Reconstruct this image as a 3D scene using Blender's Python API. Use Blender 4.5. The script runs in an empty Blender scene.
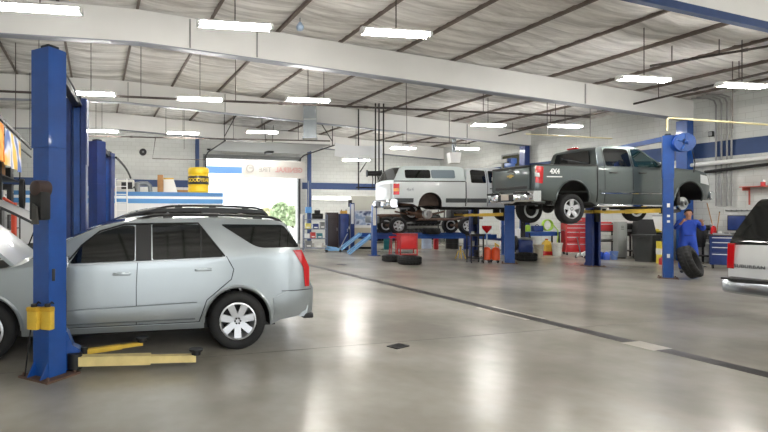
import bpy, bmesh, math, random
import numpy as np
from mathutils import Vector, Matrix
random.seed(7)
rng = random.Random(11)
SC = bpy.context.scene
COL = SC.collection
R = math.radians
# ------------------------------------------------------------ camera (level, wide lens shifted sideways)
F_PX, CX, HY, EYE, YAW = 517.0, 250.0, 214.0, 1.65, R(16.5)
FW = Vector((math.sin(YAW), math.cos(YAW), 0)); RT = Vector((math.cos(YAW), -math.sin(YAW), 0))
cam_d = bpy.data.cameras.new('camera'); cam = bpy.data.objects.new('camera', cam_d); COL.objects.link(cam)
cam_d.sensor_width = 36; cam_d.lens = F_PX / 768 * 36
cam_d.shift_x = (384 - CX) / 768; cam_d.shift_y = (HY - 216) / 768
cam_d.clip_start = 0.05; cam_d.clip_end = 400
cam.location = (0, 0, EYE); cam.rotation_euler = (R(90), 0, -YAW)
SC.camera = cam
def ray(px, py): return FW + RT * ((px - CX) / F_PX) + Vector((0, 0, (HY - py) / F_PX))
def PD(px, py, d): return Vector((0, 0, EYE)) + ray(px, py) * d           # at depth d
def G(px, py, z=0.0):                                                       # on the plane of height z
    r = ray(px, py); return Vector((0, 0, EYE)) + r * ((z - EYE) / r.z)
def PY(px, py, Y): r = ray(px, py); return Vector((0, 0, EYE)) + r * (Y / r.y)
def PX(px, py, X): r = ray(px, py); return Vector((0, 0, EYE)) + r * (X / r.x)
def GP(px, d):                                                              # floor point by column and depth
    p = PD(px, HY, d); return Vector((p.x, p.y, 0))
def depth(p): return Vector((p[0], p[1], 0)).dot(FW)

# ------------------------------------------------------------ materials
def lin(c):
    return tuple(((x / 255) / 12.92 if x / 255 <= 0.04045 else ((x / 255 + 0.055) / 1.055) ** 2.4) for x in c) + (1,)
MATS = {}
def mat(name, rgb, rough=0.5, metal=0.0, noise=0.0, nscale=6.0, bump=0.0, bscale=30.0, coat=0.0, emit=0.0, spec=0.5, alpha=1.0):
    if name in MATS: return MATS[name]
    m = bpy.data.materials.new(name); m.use_nodes = True; nt = m.node_tree; b = nt.nodes['Principled BSDF']
    col = lin(rgb)
    b.inputs['Base Color'].default_value = col; b.inputs['Roughness'].default_value = rough
    b.inputs['Metallic'].default_value = metal; b.inputs['Coat Weight'].default_value = coat
    b.inputs['Coat Roughness'].default_value = 0.05
    b.inputs['Specular IOR Level'].default_value = spec
    if alpha < 1: b.inputs['Alpha'].default_value = alpha
    if emit:
        b.inputs['Emission Color'].default_value = col; b.inputs['Emission Strength'].default_value = emit
    tc = None
    if noise or bump:
        tc = nt.nodes.new('ShaderNodeTexCoord')
    if noise:
        n = nt.nodes.new('ShaderNodeTexNoise'); n.inputs['Scale'].default_value = nscale; n.inputs['Detail'].default_value = 5
        nt.links.new(tc.outputs['Object'], n.inputs['Vector'])
        r = nt.nodes.new('ShaderNodeValToRGB')
        r.color_ramp.elements[0].position = 0.3; r.color_ramp.elements[1].position = 0.7
        r.color_ramp.elements[0].color = tuple(x * (1 - noise) for x in col[:3]) + (1,)
        r.color_ramp.elements[1].color = tuple(min(1, x * (1 + noise * 0.6)) for x in col[:3]) + (1,)
        nt.links.new(n.outputs['Fac'], r.inputs['Fac']); nt.links.new(r.outputs['Color'], b.inputs['Base Color'])
    if bump:
        n2 = nt.nodes.new('ShaderNodeTexNoise'); n2.inputs['Scale'].default_value = bscale
        nt.links.new(tc.outputs['Object'], n2.inputs['Vector'])
        bp = nt.nodes.new('ShaderNodeBump'); bp.inputs['Strength'].default_value = bump; bp.inputs['Distance'].default_value = 0.02
        nt.links.new(n2.outputs['Fac'], bp.inputs['Height']); nt.links.new(bp.outputs['Normal'], b.inputs['Normal'])
    MATS[name] = m
    return m

# ------------------------------------------------------------ mesh builder
def frame_of(axis):
    a = Vector(axis).normalized()
    h = Vector((0, 0, 1)) if abs(a.z) < 0.9 else Vector((1, 0, 0))
    u = a.cross(h).normalized(); w = a.cross(u).normalized()
    return a, u, w
class MB:
    def __init__(self): self.v = []; self.f = []; self.m = []
    def add(self, vs, fs, m=0):
        b = len(self.v); self.v += [tuple(x) for x in vs]
        for f in fs: self.f.append(tuple(b + i for i in f)); self.m.append(m)
        return self
    def box(self, c, s, rz=0.0, m=0, rot=None):
        hx, hy, hz = s[0] / 2, s[1] / 2, s[2] / 2
        M = rot if rot is not None else Matrix.Rotation(rz, 3, 'Z')
        vs = [Vector(c) + M @ Vector((x * hx, y * hy, z * hz)) for z in (-1, 1) for y in (-1, 1) for x in (-1, 1)]
        return self.add(vs, [(0, 2, 3, 1), (4, 5, 7, 6), (0, 1, 5, 4), (2, 6, 7, 3), (0, 4, 6, 2), (1, 3, 7, 5)], m)
    def bx(self, x0, x1, y0, y1, z0, z1, m=0):
        return self.box(((x0 + x1) / 2, (y0 + y1) / 2, (z0 + z1) / 2), (abs(x1 - x0), abs(y1 - y0), abs(z1 - z0)), 0, m)
    def rbox(self, c, s, r=0.02, rz=0.0, m=0, rot=None):
        """box with chamfered edges"""
        bm = bmesh.new(); bmesh.ops.create_cube(bm, size=1)
        for v in bm.verts: v.co = Vector((v.co.x * s[0], v.co.y * s[1], v.co.z * s[2]))
        bmesh.ops.bevel(bm, geom=list(bm.edges), offset=min(r, min(s) * 0.45), segments=2, affect='EDGES', profile=0.6)
        M = rot if rot is not None else Matrix.Rotation(rz, 3, 'Z')
        bm.verts.index_update()
        self.add([Vector(c) + M @ v.co for v in bm.verts], [[v.index for v in f.verts] for f in bm.faces], m)
        bm.free(); return self
    def cone(self, p0, p1, r0, r1, n=16, m=0, caps=True):
        p0 = Vector(p0); p1 = Vector(p1); a, u, w = frame_of(p1 - p0)
        vs = []
        for p, r in ((p0, r0), (p1, r1)):
            for k in range(n):
                t = 2 * math.pi * k / n; vs.append(p + u * (r * math.cos(t)) + w * (r * math.sin(t)))
        fs = [(k, (k + 1) % n, n + (k + 1) % n, n + k) for k in range(n)]
        if caps: fs += [tuple(range(n))[::-1], tuple(range(n, 2 * n))]
        return self.add(vs, fs, m)
    def cyl(self, p0, p1, r, n=16, m=0): return self.cone(p0, p1, r, r, n, m)
    def tube(self, pts, r, n=8, m=0, closed=False):
        pts = [Vector(p) for p in pts]; N = len(pts); vs = []; prev = None
        for i, p in enumerate(pts):
            a = pts[(i + 1) % N] if (i < N - 1 or closed) else p
            b = pts[i - 1] if (i > 0 or closed) else p
            t = (a - b).normalized()
            if prev is None: _, u, w = frame_of(t)
            else:
                u = (prev - t * prev.dot(t)); u = u.normalized() if u.length > 1e-6 else frame_of(t)[1]; w = t.cross(u)
            prev = u
            rr = r[i] if isinstance(r, (list, tuple)) else r
            for k in range(n):
                q = 2 * math.pi * k / n; vs.append(p + u * (rr * math.cos(q)) + w * (rr * math.sin(q)))
        fs = []
        for i in range(N if closed else N - 1):
            j = (i + 1) % N
            for k in range(n): fs.append((i * n + k, i * n + (k + 1) % n, j * n + (k + 1) % n, j * n + k))
        if not closed: fs += [tuple(range(n))[::-1], tuple(range((N - 1) * n, N * n))]
        return self.add(vs, fs, m)
    def lathe(self, prof, c=(0, 0, 0), axis=(0, 0, 1), n=24, m=0, closed=False):
        c = Vector(c); a, u, w = frame_of(axis); vs = []; K = len(prof)
        for r, h in prof:
            for k in range(n):
                t = 2 * math.pi * k / n; vs.append(c + a * h + u * (r * math.cos(t)) + w * (r * math.sin(t)))
        fs = []
        for i in range(K if closed else K - 1):
            j = (i + 1) % K
            for k in range(n): fs.append((i * n + k, i * n + (k + 1) % n, j * n + (k + 1) % n, j * n + k))
        if not closed:
            if prof[0][0] > 1e-4: fs.append(tuple(range(n))[::-1])
            if prof[-1][0] > 1e-4: fs.append(tuple(range((K - 1) * n, K * n)))
        return self.add(vs, fs, m)
    def ball(self, c, r, n=12, m=0):
        r = (r, r, r) if not isinstance(r, (tuple, list)) else r
        vs = []; fs = []; h = n // 2
        for i in range(h + 1):
            p = math.pi * i / h
            for k in range(n):
                t = 2 * math.pi * k / n
                vs.append((c[0] + r[0] * math.sin(p) * math.cos(t), c[1] + r[1] * math.sin(p) * math.sin(t), c[2] + r[2] * math.cos(p)))
        for i in range(h):
            for k in range(n): fs.append((i * n + k, (i + 1) * n + k, (i + 1) * n + (k + 1) % n, i * n + (k + 1) % n))
        return self.add(vs, fs, m)
    def prism(self, poly, o, u, w, e, m=0):
        """polygon in the plane (u, w) at o, extruded by the vector e"""
        o = Vector(o); u = Vector(u); w = Vector(w); e = Vector(e); n = len(poly)
        A = [o + u * a + w * b for a, b in poly]
        return self.add(A + [p + e for p in A], [tuple(range(n))[::-1], tuple(range(n, 2 * n))] + [(k, (k + 1) % n, n + (k + 1) % n, n + k) for k in range(n)], m)
    def sheet(self, grid, thick=None, m=0):
        """grid[i][j] of points; optional second grid gives thickness"""
        a = len(grid); b = len(grid[0])
        vs = [p for row in grid for p in row]; fs = [(i * b + j, i * b + j + 1, (i + 1) * b + j + 1, (i + 1) * b + j) for i in range(a - 1) for j in range(b - 1)]
        if thick is not None:
            o = len(vs); vs += [p for row in thick for p in row]
            fs += [tuple(o + k for k in f)[::-1] for f in list(fs)]
            ring = [j for j in range(b)] + [i * b + b - 1 for i in range(1, a)] + [(a - 1) * b + j for j in range(b - 2, -1, -1)] + [i * b for i in range(a - 2, 0, -1)]
            L = len(ring)
            for k in range(L): fs.append((ring[k], o + ring[k], o + ring[(k + 1) % L], ring[(k + 1) % L]))
        return self.add(vs, fs, m)
    def mesh(self, name, mats, smooth=True, ang=38):
        me = bpy.data.meshes.new(name); me.from_pydata(self.v, [], self.f)
        for m in (mats if isinstance(mats, (list, tuple)) else [mats]): me.materials.append(m)
        me.polygons.foreach_set('material_index', self.m)
        bm = bmesh.new(); bm.from_mesh(me)
        bmesh.ops.remove_doubles(bm, verts=bm.verts, dist=1e-5)
        bmesh.ops.dissolve_degenerate(bm, dist=1e-6, edges=bm.edges)
        bmesh.ops.recalc_face_normals(bm, faces=bm.faces); bm.to_mesh(me); bm.free()
        if smooth:
            me.polygons.foreach_set('use_smooth', [True] * len(me.polygons)); me.set_sharp_from_angle(angle=R(ang))
        me.update(); return me
    def obj(self, name, mats, parent=None, smooth=True, ang=38, loc=None, label=None):
        o = bpy.data.objects.new(name, self.mesh(name, mats, smooth, ang)); COL.objects.link(o)
        if parent is not None: o.parent = parent
        if loc is not None: o.location = loc
        if label: o['label'] = label
        return o
def tag(o, label, cat, group=None, kind=None):
    o['label'] = label; o['category'] = cat
    if group: o['group'] = group
    if kind: o['kind'] = kind
    return o
def thing(name, label, cat, loc=(0, 0, 0), rz=0.0, group=None):
    o = bpy.data.objects.new(name, None); COL.objects.link(o); o.empty_display_size = 0.1
    o.location = loc; o.rotation_euler = (0, 0, rz)
    return tag(o, label, cat, group)
def struct(name, mb, m, smooth=False):
    o = mb.obj(name, m, None, smooth); o['kind'] = 'structure'; return o
def copy_tree(o, parent=None):
    c = o.copy(); COL.objects.link(c)
    if parent is not None: c.parent = parent
    for ch in list(o.children): copy_tree(ch, c)
    return c
def text_mesh(body, size, depth=0.004, bold=0.0, spacing=1.0, shear=0.0):
    cu = bpy.data.curves.new('lettering', 'FONT'); cu.body = body; cu.size = size; cu.extrude = depth; cu.offset = bold
    cu.align_x = 'CENTER'; cu.align_y = 'CENTER'; cu.space_character = spacing; cu.shear = shear; cu.resolution_u = 3
    t = bpy.data.objects.new('lettering_tmp', cu); COL.objects.link(t)
    bpy.context.view_layer.update()
    me = bpy.data.meshes.new_from_object(t.evaluated_get(bpy.context.evaluated_depsgraph_get()))
    bpy.data.objects.remove(t); bpy.data.curves.remove(cu)
    return me
def text(name, body, size, m, loc, right, up, parent=None, **kw):
    me = text_mesh(body, size, **kw); me.materials.clear(); me.materials.append(m)
    r = Vector(right).normalized(); u = Vector(up).normalized(); n = r.cross(u)
    M = Matrix((r, u, n)).transposed()
    for v in me.vertices: v.co = M @ v.co + Vector(loc)
    o = bpy.data.objects.new(name, me); COL.objects.link(o)
    if parent is not None: o.parent = parent
    return o
def rounded(poly, r, n=4):
    out = []; N = len(poly)
    for i in range(N):
        p = Vector(poly[i]); a = Vector(poly[i - 1]) - p; b = Vector(poly[(i + 1) % N]) - p
        k = min(r, a.length * 0.45, b.length * 0.45)
        p0 = p + a.normalized() * k; p1 = p + b.normalized() * k
        for j in range(n + 1):
            t = j / n; q = p0 * (1 - t) ** 2 + p * 2 * t * (1 - t) + p1 * t * t; out.append((q.x, q.y))
    return out
def rect(x0, x1, z0, z1): return [(x0, z0), (x1, z0), (x1, z1), (x0, z1)]
# ------------------------------------------------------------ shared materials
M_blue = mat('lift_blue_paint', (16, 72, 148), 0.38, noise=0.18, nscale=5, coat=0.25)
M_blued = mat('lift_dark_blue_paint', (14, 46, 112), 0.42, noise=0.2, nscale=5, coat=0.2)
M_black = mat('black_plastic', (14, 14, 15), 0.5)
M_dark = mat('dark_steel', (36, 35, 35), 0.5, 0.4, noise=0.25)
M_rubber = mat('tire_rubber', (22, 22, 23), 0.75, noise=0.25, nscale=14)
M_steel = mat('bright_steel', (176, 178, 180), 0.28, 0.9)
M_alu = mat('alloy_rim', (205, 207, 210), 0.3, 0.65)
M_chrome = mat('chrome', (222, 224, 228), 0.08, 1.0)
M_glass = mat('dark_tinted_glass', (14, 17, 18), 0.04, 0.0, spec=0.7)
M_yellow = mat('yellow_lift_paint', (214, 178, 62), 0.5, noise=0.15, nscale=8)
M_paley = mat('pale_yellow_paint', (226, 205, 140), 0.5, noise=0.12, nscale=8)
M_white = mat('white_paint', (232, 232, 230), 0.5)
M_whited = mat('worn_white_paint', (205, 204, 198), 0.6, noise=0.1)
M_grey = mat('grey_paint', (128, 130, 130), 0.5, noise=0.1)
M_red = mat('red_tool_paint', (190, 24, 30), 0.35, coat=0.3)
M_redl = mat('red_lens', (196, 14, 22), 0.15, coat=0.4)
M_orange = mat('orange_plastic', (226, 84, 34), 0.4)
M_brown = mat('brown_rust', (96, 72, 58), 0.75, noise=0.35)
M_card = mat('cardboard', (168, 126, 82), 0.8, noise=0.12)
M_galv = mat('galvanised_sheet', (134, 140, 144), 0.38, 0.8, noise=0.15, nscale=4)
M_green = mat('hose_green', (150, 190, 50), 0.5)
M_ltblue = mat('pale_blue_paint', (128, 178, 222), 0.45, noise=0.08)
M_stripe = mat('navy_wall_stripe', (44, 68, 112), 0.6, noise=0.08)
M_purlin = mat('brown_steel', (112, 100, 92), 0.6, noise=0.3, nscale=3)
M_pipe = mat('dark_pipe', (66, 58, 54), 0.55, noise=0.2)
M_conduit = mat('grey_conduit', (150, 150, 148), 0.45, 0.3)
M_beam = mat('white_beam_paint', (230, 229, 226), 0.6, noise=0.05, nscale=0.6)
M_gasp = mat('cream_pipe', (206, 194, 150), 0.5)
M_ink = mat('black_ink', (20, 20, 22), 0.6)

# floor: sealed, polished concrete
def floor_material():
    m = bpy.data.materials.new('polished_concrete'); m.use_nodes = True; nt = m.node_tree; N = nt.nodes; L = nt.links
    b = N['Principled BSDF']; tc = N.new('ShaderNodeTexCoord')
    n1 = N.new('ShaderNodeTexNoise'); n1.inputs['Scale'].default_value = 0.55; n1.inputs['Detail'].default_value = 4; n1.inputs['Roughness'].default_value = 0.5
    n2 = N.new('ShaderNodeTexNoise'); n2.inputs['Scale'].default_value = 7; n2.inputs['Detail'].default_value = 6
    n3 = N.new('ShaderNodeTexNoise'); n3.inputs['Scale'].default_value = 1.3; n3.inputs['Detail'].default_value = 4
    for n in (n1, n2, n3): L.new(tc.outputs['Object'], n.inputs['Vector'])
    r1 = N.new('ShaderNodeValToRGB'); e = r1.color_ramp.elements
    e[0].position = 0.32; e[0].color = lin((136, 131, 121)); e[1].position = 0.68; e[1].color = lin((180, 176, 166))
    L.new(n1.outputs['Fac'], r1.inputs['Fac'])
    r2 = N.new('ShaderNodeValToRGB'); e = r2.color_ramp.elements
    e[0].position = 0.3; e[0].color = (0.9, 0.9, 0.89, 1); e[1].position = 0.65; e[1].color = (1, 1, 1, 1)
    L.new(n2.outputs['Fac'], r2.inputs['Fac'])
    mx = N.new('ShaderNodeMixRGB'); mx.blend_type = 'MULTIPLY'; mx.inputs['Fac'].default_value = 0.6
    L.new(r1.outputs['Color'], mx.inputs['Color1']); L.new(r2.outputs['Color'], mx.inputs['Color2'])
    L.new(mx.outputs['Color'], b.inputs['Base Color'])
    mr = N.new('ShaderNodeMapRange'); mr.inputs['To Min'].default_value = 0.22; mr.inputs['To Max'].default_value = 0.268
    L.new(n3.outputs['Fac'], mr.inputs['Value']); L.new(mr.outputs['Result'], b.inputs['Roughness'])
    b.inputs['Specular IOR Level'].default_value = 0.42
    return m
def block_material(name, rgb, mort):
    m = bpy.data.materials.new(name); m.use_nodes = True; nt = m.node_tree; N = nt.nodes; L = nt.links
    b = N['Principled BSDF']; b.inputs['Roughness'].default_value = 0.6
    g = N.new('ShaderNodeNewGeometry'); sx = N.new('ShaderNodeSeparateXYZ'); L.new(g.outputs['Position'], sx.inputs[0])
    ad = N.new('ShaderNodeMath'); ad.operation = 'ADD'; L.new(sx.outputs['X'], ad.inputs[0]); L.new(sx.outputs['Y'], ad.inputs[1])
    cb = N.new('ShaderNodeCombineXYZ'); L.new(ad.outputs[0], cb.inputs['X']); L.new(sx.outputs['Z'], cb.inputs['Y'])
    br = N.new('ShaderNodeTexBrick'); br.inputs['Scale'].default_value = 1
    br.inputs['Brick Width'].default_value = 0.41; br.inputs['Row Height'].default_value = 0.205; br.inputs['Mortar Size'].default_value = 0.008
    br.inputs['Color1'].default_value = lin(rgb); br.inputs['Color2'].default_value = lin(tuple(x * 0.97 for x in rgb)); br.inputs['Mortar'].default_value = lin(mort)
    L.new(cb.outputs[0], br.inputs['Vector'])
    L.new(br.outputs['Color'], b.inputs['Base Color'])
    bp = N.new('ShaderNodeBump'); bp.inputs['Strength'].default_value = 0.4; bp.inputs['Distance'].default_value = 0.01; bp.invert = True
    L.new(br.outputs['Fac'], bp.inputs['Height']); L.new(bp.outputs['Normal'], b.inputs['Normal'])
    return m
M_floor = floor_material()
M_block = block_material('painted_block_wall', (208, 210, 206), (186, 187, 182))
def ceiling_material():
    m = bpy.data.materials.new('white_roof_insulation'); m.use_nodes = True; nt = m.node_tree; N = nt.nodes; L = nt.links
    b = N['Principled BSDF']; b.inputs['Roughness'].default_value = 0.65
    tc = N.new('ShaderNodeTexCoord'); mp = N.new('ShaderNodeMapping'); mp.inputs['Scale'].default_value = (0.30, 5.0, 1)
    L.new(tc.outputs['Object'], mp.inputs['Vector'])
    n = N.new('ShaderNodeTexNoise'); n.inputs['Scale'].default_value = 1.0; n.inputs['Detail'].default_value = 7; n.inputs['Roughness'].default_value = 0.65
    L.new(mp.outputs[0], n.inputs['Vector'])
    r = N.new('ShaderNodeValToRGB'); e = r.color_ramp.elements
    e[0].position = 0.34; e[0].color = lin((178, 174, 169)); e[1].position = 0.62; e[1].color = lin((238, 236, 232))
    L.new(n.outputs['Fac'], r.inputs['Fac']); L.new(r.outputs['Color'], b.inputs['Base Color'])
    return m
M_ceil = ceiling_material()

# ------------------------------------------------------------ the building
XL, XR, YB, YF = -4.4, 20.1, 27.0, -9.0
RIDGE = 1.0
def zroof(x): return 6.85 - 0.055 * (x - RIDGE) if x >= RIDGE else 6.85 + 0.012 * (x - RIDGE)
def zbot(x): return 5.90 - 0.049 * (x - RIDGE) if x >= RIDGE else 5.90 + 0.03 * (x - RIDGE)
PURLINS = [4.66 + 1.85 * k for k in range(-5, 9)]
struct('floor', MB().bx(XL - 0.3, XR + 0.3, YF, YB, -0.2, 0), M_floor)
def ceiling():
    xs = np.arange(XL - 0.3, XR + 0.31, 0.12); ys = np.arange(YF, YB + 0.31, 0.075)
    rs = np.random.RandomState(3)
    # wrinkles of the insulation blanket: run across, pinched at the purlins
    X, Yv = np.meshgrid(xs, ys, indexing='ij')
    ph = np.zeros_like(X)
    for k in range(9):
        fx, fy, p = rs.uniform(0.15, 0.9), rs.uniform(0.15, 0.9), rs.uniform(0, 6.28)
        ph += np.sin(X * fx * 2 + Yv * fy + p) * 0.9
    u = np.mod(X - 4.66, 1.85) / 1.85
    pinch = np.sin(np.pi * u) ** 0.5
    wr = np.abs(np.sin(Yv * 7.5 + ph * 0.5)) ** 0.8
    wr2 = np.abs(np.sin(Yv * 15.0 + ph * 1.7 + X * 0.8))
    Z = np.where(X >= RIDGE, 6.85 - 0.055 * (X - RIDGE), 6.85 + 0.012 * (X - RIDGE)) - 0.03 - pinch * (0.02 + 0.075 * wr + 0.04 * wr2)
    a, b = X.shape
    v = np.stack([X, Yv, Z], -1).reshape(-1, 3)
    i, j = np.meshgrid(np.arange(a - 1), np.arange(b - 1), indexing='ij'); k = i * b + j
    f = np.stack([k, k + b, k + b + 1, k + 1], -1).reshape(-1, 4)[:, ::-1]
    me = bpy.data.meshes.new('ceiling'); me.from_pydata(v.tolist(), [], f.tolist()); me.materials.append(M_ceil)
    me.polygons.foreach_set('use_smooth', [True] * len(me.polygons))
    o = bpy.data.objects.new('ceiling', me); COL.objects.link(o); o['kind'] = 'structure'
ceiling()
# roof deck over the blanket keeps the sky out
mb = MB()
for xa, xb in ((XL - 0.3, RIDGE), (RIDGE, XR + 0.3)):
    mb.add([(xa, YF, zroof(xa) + 0.06), (xb, YF, zroof(xb) + 0.06), (xb, YB + 0.3, zroof(xb) + 0.06), (xa, YB + 0.3, zroof(xa) + 0.06),
            (xa, YF, zroof(xa) + 0.12), (xb, YF, zroof(xb) + 0.12), (xb, YB + 0.3, zroof(xb) + 0.12), (xa, YB + 0.3, zroof(xa) + 0.12)],
           [(0, 1, 2, 3), (4, 5, 6, 7), (0, 1, 5, 4), (2, 3, 7, 6), (1, 2, 6, 5), (0, 3, 7, 4)])
struct('roof_deck', mb, M_galv)
BEAMS = [0.1, 6.93, 13.1, 20.2, 26.75]
tn = 0
for k, x in enumerate(PURLINS):
    if x < XL or x > XR: continue
    tn += 1
    z = zroof(x)
    mb = MB().bx(x - 0.018, x + 0.018, YF, YB, z - 0.12, z).bx(x - 0.035, x + 0.035, YF, YB, z - 0.14, z - 0.115)
    struct('trim_%d' % tn, mb, M_purlin)
for bi, y in enumerate(BEAMS):
    xs = [XL - 0.2, -1.5, RIDGE, 5, 10, 15, XR + 0.2]
    mb = MB()
    for q, (dy, zo) in enumerate(((0.05 if bi == 1 else 0.11, 0), )):
        g0 = [[(x, y - dy, zbot(x)) for x in xs], [(x, y - dy, zroof(x) - 0.16) for x in xs]]
        g1 = [[(x, y + dy, zbot(x)) for x in xs], [(x, y + dy, zroof(x) - 0.16) for x in xs]]
        mb.sheet(g0, g1)
    o = struct('roof_beam' if bi == 0 else 'roof_beam.%03d' % bi, mb, M_beam)
    tn += 1
    mb = MB(); h = 0.15 if bi == 1 else 0.028; w = 0.06 if bi == 1 else 0.135
    g0 = [[(x, y - w, zbot(x) - 0.035) for x in xs], [(x, y - w, zbot(x) - 0.035 + h) for x in xs]]
    g1 = [[(x, y + w, zbot(x) - 0.035) for x in xs], [(x, y + w, zbot(x) - 0.035 + h) for x in xs]]
    struct('trim_%d' % tn, mb.sheet(g0, g1), M_stripe if bi == 1 else mat('beam_edge_paint', (140, 144, 154), 0.5))
# splice joints on the beam faces
for (px, bi) in ((190, 2), (257, 2), (585, 2), (467, 3), (128, 3), (225, 3)):
    y = BEAMS[bi] - 0.11; p = PY(px, 100, y); tn += 1
    struct('trim_%d' % tn, MB().bx(p.x - 0.018, p.x + 0.018, y - 0.025, y + 0.01, zbot(p.x) + 0.02, zroof(p.x) - 0.2), M_conduit)
# walls
def wall_z(x): return zroof(x) - 0.05
DX0, DX1, DZ = 5.55, 10.75, 4.62
mb = MB()
mb.bx(XL - 0.3, DX0, YB, YB + 0.25, 0, 6.9).bx(DX1, XR + 0.3, YB, YB + 0.25, 0, 6.9).bx(DX0, DX1, YB, YB + 0.25, DZ, 6.9)
struct('wall_back', mb, M_block)
struct('wall_right', MB().bx(XR, XR + 0.3, YF, YB, 0, 6.9), M_block)
mb = MB()
for x0, x1 in ((XL - 0.3, -2.6), (2.6, 4.6), (9.6, 11.4), (16.4, XR + 0.3)): mb.bx(x0, x1, YF - 0.25, YF, 0, 4.3)
mb.bx(XL - 0.3, XR + 0.3, YF - 0.25, YF, 4.3, 6.9)
struct('wall_front', mb, M_block)
struct('wall_left', MB().bx(XL - 0.3, XL, YF, YB, 0, 6.9), M_block)
for (x0, x1, y0, y1, z0, z1) in ((XL, DX0 - 0.2, YB - 0.012, YB, 3.05, 3.42), (DX1 + 0.3, XR, YB - 0.012, YB, 3.05, 3.42),
                                 (XR - 0.012, XR, 8.0, YB, 3.58, 4.1), (XL, XL + 0.012, 8.0, YB, 3.05, 3.42)):
    tn += 1; struct('trim_%d' % tn, MB().bx(x0, x1, y0, y1, z0, z1), M_stripe)
# overhead door opening: jambs, header, tracks
tn += 1
struct('door_1', MB().bx(DX1, DX1 + 0.16, YB - 0.14, YB, 0, DZ + 0.1).bx(DX0 - 0.16, DX0, YB - 0.14, YB, 0, DZ + 0.1).bx(DX0 - 0.16, DX1 + 0.16, YB - 0.14, YB, DZ, DZ + 0.2), M_grey)
# floor: trench drain, joints, patches
mb = MB()
for y0, y1 in ((-2.0, 4.6), (5.0, 6.4), (6.42, 9.4), (9.42, 12.4), (12.42, 16.6), (16.62, 22)):
    mb.bx(6.6 - 0.11, 6.6 + 0.11, y0, y1, -0.001, 0.003)
tn += 1; struct('trim_%d' % tn, mb, mat('drain_grate_steel', (62, 60, 60), 0.55, 0.5, noise=0.3, nscale=30))
tn += 1; struct('trim_%d' % tn, MB().bx(6.44, 6.76, 4.6, 5.0, 0, 0.002).bx(6.40, 6.80, 6.5, 7.6, 0, 0.0015), mat('pale_concrete_patch', (178, 172, 160), 0.4, noise=0.1))
tn += 1; struct('trim_%d' % tn, MB().bx(-3, 6.45, 5.855, 5.867, -0.001, 0.0015).bx(6.75, XR, 5.855, 5.867, -0.001, 0.0015).bx(-3, 6.45, 14.0, 14.012, 0, 0.0015), mat('joint_filler', (92, 86, 78), 0.6))
p = G(398, 346.5)
d = thing('floor_drain', 'small dark square drain cover set in the open concrete floor', 'drain', p, R(20))
MB().box((0, 0, 0.006), (0.24, 0.16, 0.012)).obj('frame', M_dark, d)
g = MB()
for k in range(6): g.box((-0.09 + 0.036 * k, 0, 0.014), (0.012, 0.13, 0.004))
g.obj('grate', M_black, d)

# ------------------------------------------------------------ outside the open door
struct('exterior_ground', MB().bx(-30, 45, YB + 0.25, 110, -0.25, -0.02).bx(-30, 45, -60, YF - 0.25, -0.25, -0.02), mat('bright_concrete', (215, 214, 208), 0.8))
cn = thing('door_canopy', 'blue fascia of the canopy outside the open roller door', 'canopy', (4, 31, 0))
MB().bx(-4, 12, 0, 3.2, 4.56, 4.64).obj('roof', M_white, cn); MB().bx(-4, 12, -0.08, 0, 4.14, 4.56).obj('fascia', mat('canopy_blue', (88, 128, 180), 0.5), cn)
for x in (-3.8, 11.8): MB().bx(x - 0.1, x + 0.1, 2.9, 3.1, -0.02, 4.56).obj('post', M_white, cn)
def tree(px, d, h, wd, lab, seed):
    q = GP(px, d); t = thing('leafy_tree', lab, 'tree', (q.x, q.y, -0.02), 0, 'trees outside the open door'); rs = random.Random(seed)
    MB().cone((0, 0, 0), (0, 0, h * 0.6), 0.22, 0.1, 8).obj('trunk', M_brown, t)
    mb = MB()
    for _ in range(1500):
        a = rs.uniform(0, 6.28); zz = rs.uniform(0.12, 1); rr = wd * math.sqrt(max(0, 1 - ((zz - 0.5) / 0.52) ** 2)) * rs.uniform(0.3, 1)
        c = Vector((rr * math.cos(a), rr * math.sin(a), zz * h)); s = rs.uniform(0.14, 0.3)
        M = Matrix.Rotation(rs.uniform(0, 6.28), 3, Vector((rs.random(), rs.random(), rs.random() + .1)))
        mb.add([c + M @ Vector(v) * s for v in ((-1, -.5, 0), (0, -.7, .15), (1, 0, 0), (0, .7, .15))], [(0, 1, 2, 3)])
    mb.obj('foliage', mat('pale_leaves_%d' % seed, ((172, 184, 150), (188, 186, 150), (160, 176, 140))[seed % 3], 0.7), t, smooth=False)  # even pale leaf colour, one tone per tree
tree(267, 62, 2.3, 1.2, 'low rounded tree beyond the open door, beside the grey roof of the silver car', 4)
tree(281, 57, 2.9, 1.2, 'taller yellowish tree in the middle of the view through the open door', 5)
tree(293, 63, 2.6, 1.2, 'pale green tree beyond the open door, next to its grey jamb', 6)

# ------------------------------------------------------------ sky, lamps
w = bpy.data.worlds.new('sky'); SC.world = w; w.use_nodes = True
bg = w.node_tree.nodes['Background']; bg.inputs['Color'].default_value = (0.93, 0.97, 1.0, 1); bg.inputs['Strength'].default_value = 1.7
M_tube = mat('lit_fluorescent_tube', (255, 252, 247), 0.3, emit=60.0)
def lamp_proto():
    t = thing('fluorescent_fixture', 'x', 'ceiling light')
    mb = MB().prism([(-0.11, 0.02), (-0.05, 0.075), (0.05, 0.075), (0.11, 0.02)], (-0.70, 0, 0), (0, 1, 0), (0, 0, 1), (1.40, 0, 0))
    mb.obj('housing', M_white, t, smooth=False)
    for s in (-1, 1): MB().cyl((-0.66, 0.08 * s, -0.018), (0.66, 0.08 * s, -0.018), 0.024, 10).obj('tube', M_tube, t)
    for s in (-1, 1): MB().bx(s * 0.67 - 0.03, s * 0.67 + 0.03, -0.11, 0.11, -0.04, 0.015).obj('end_cap', M_white, t)
    return t
LAMPS = []
LP = lamp_proto()
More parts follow.
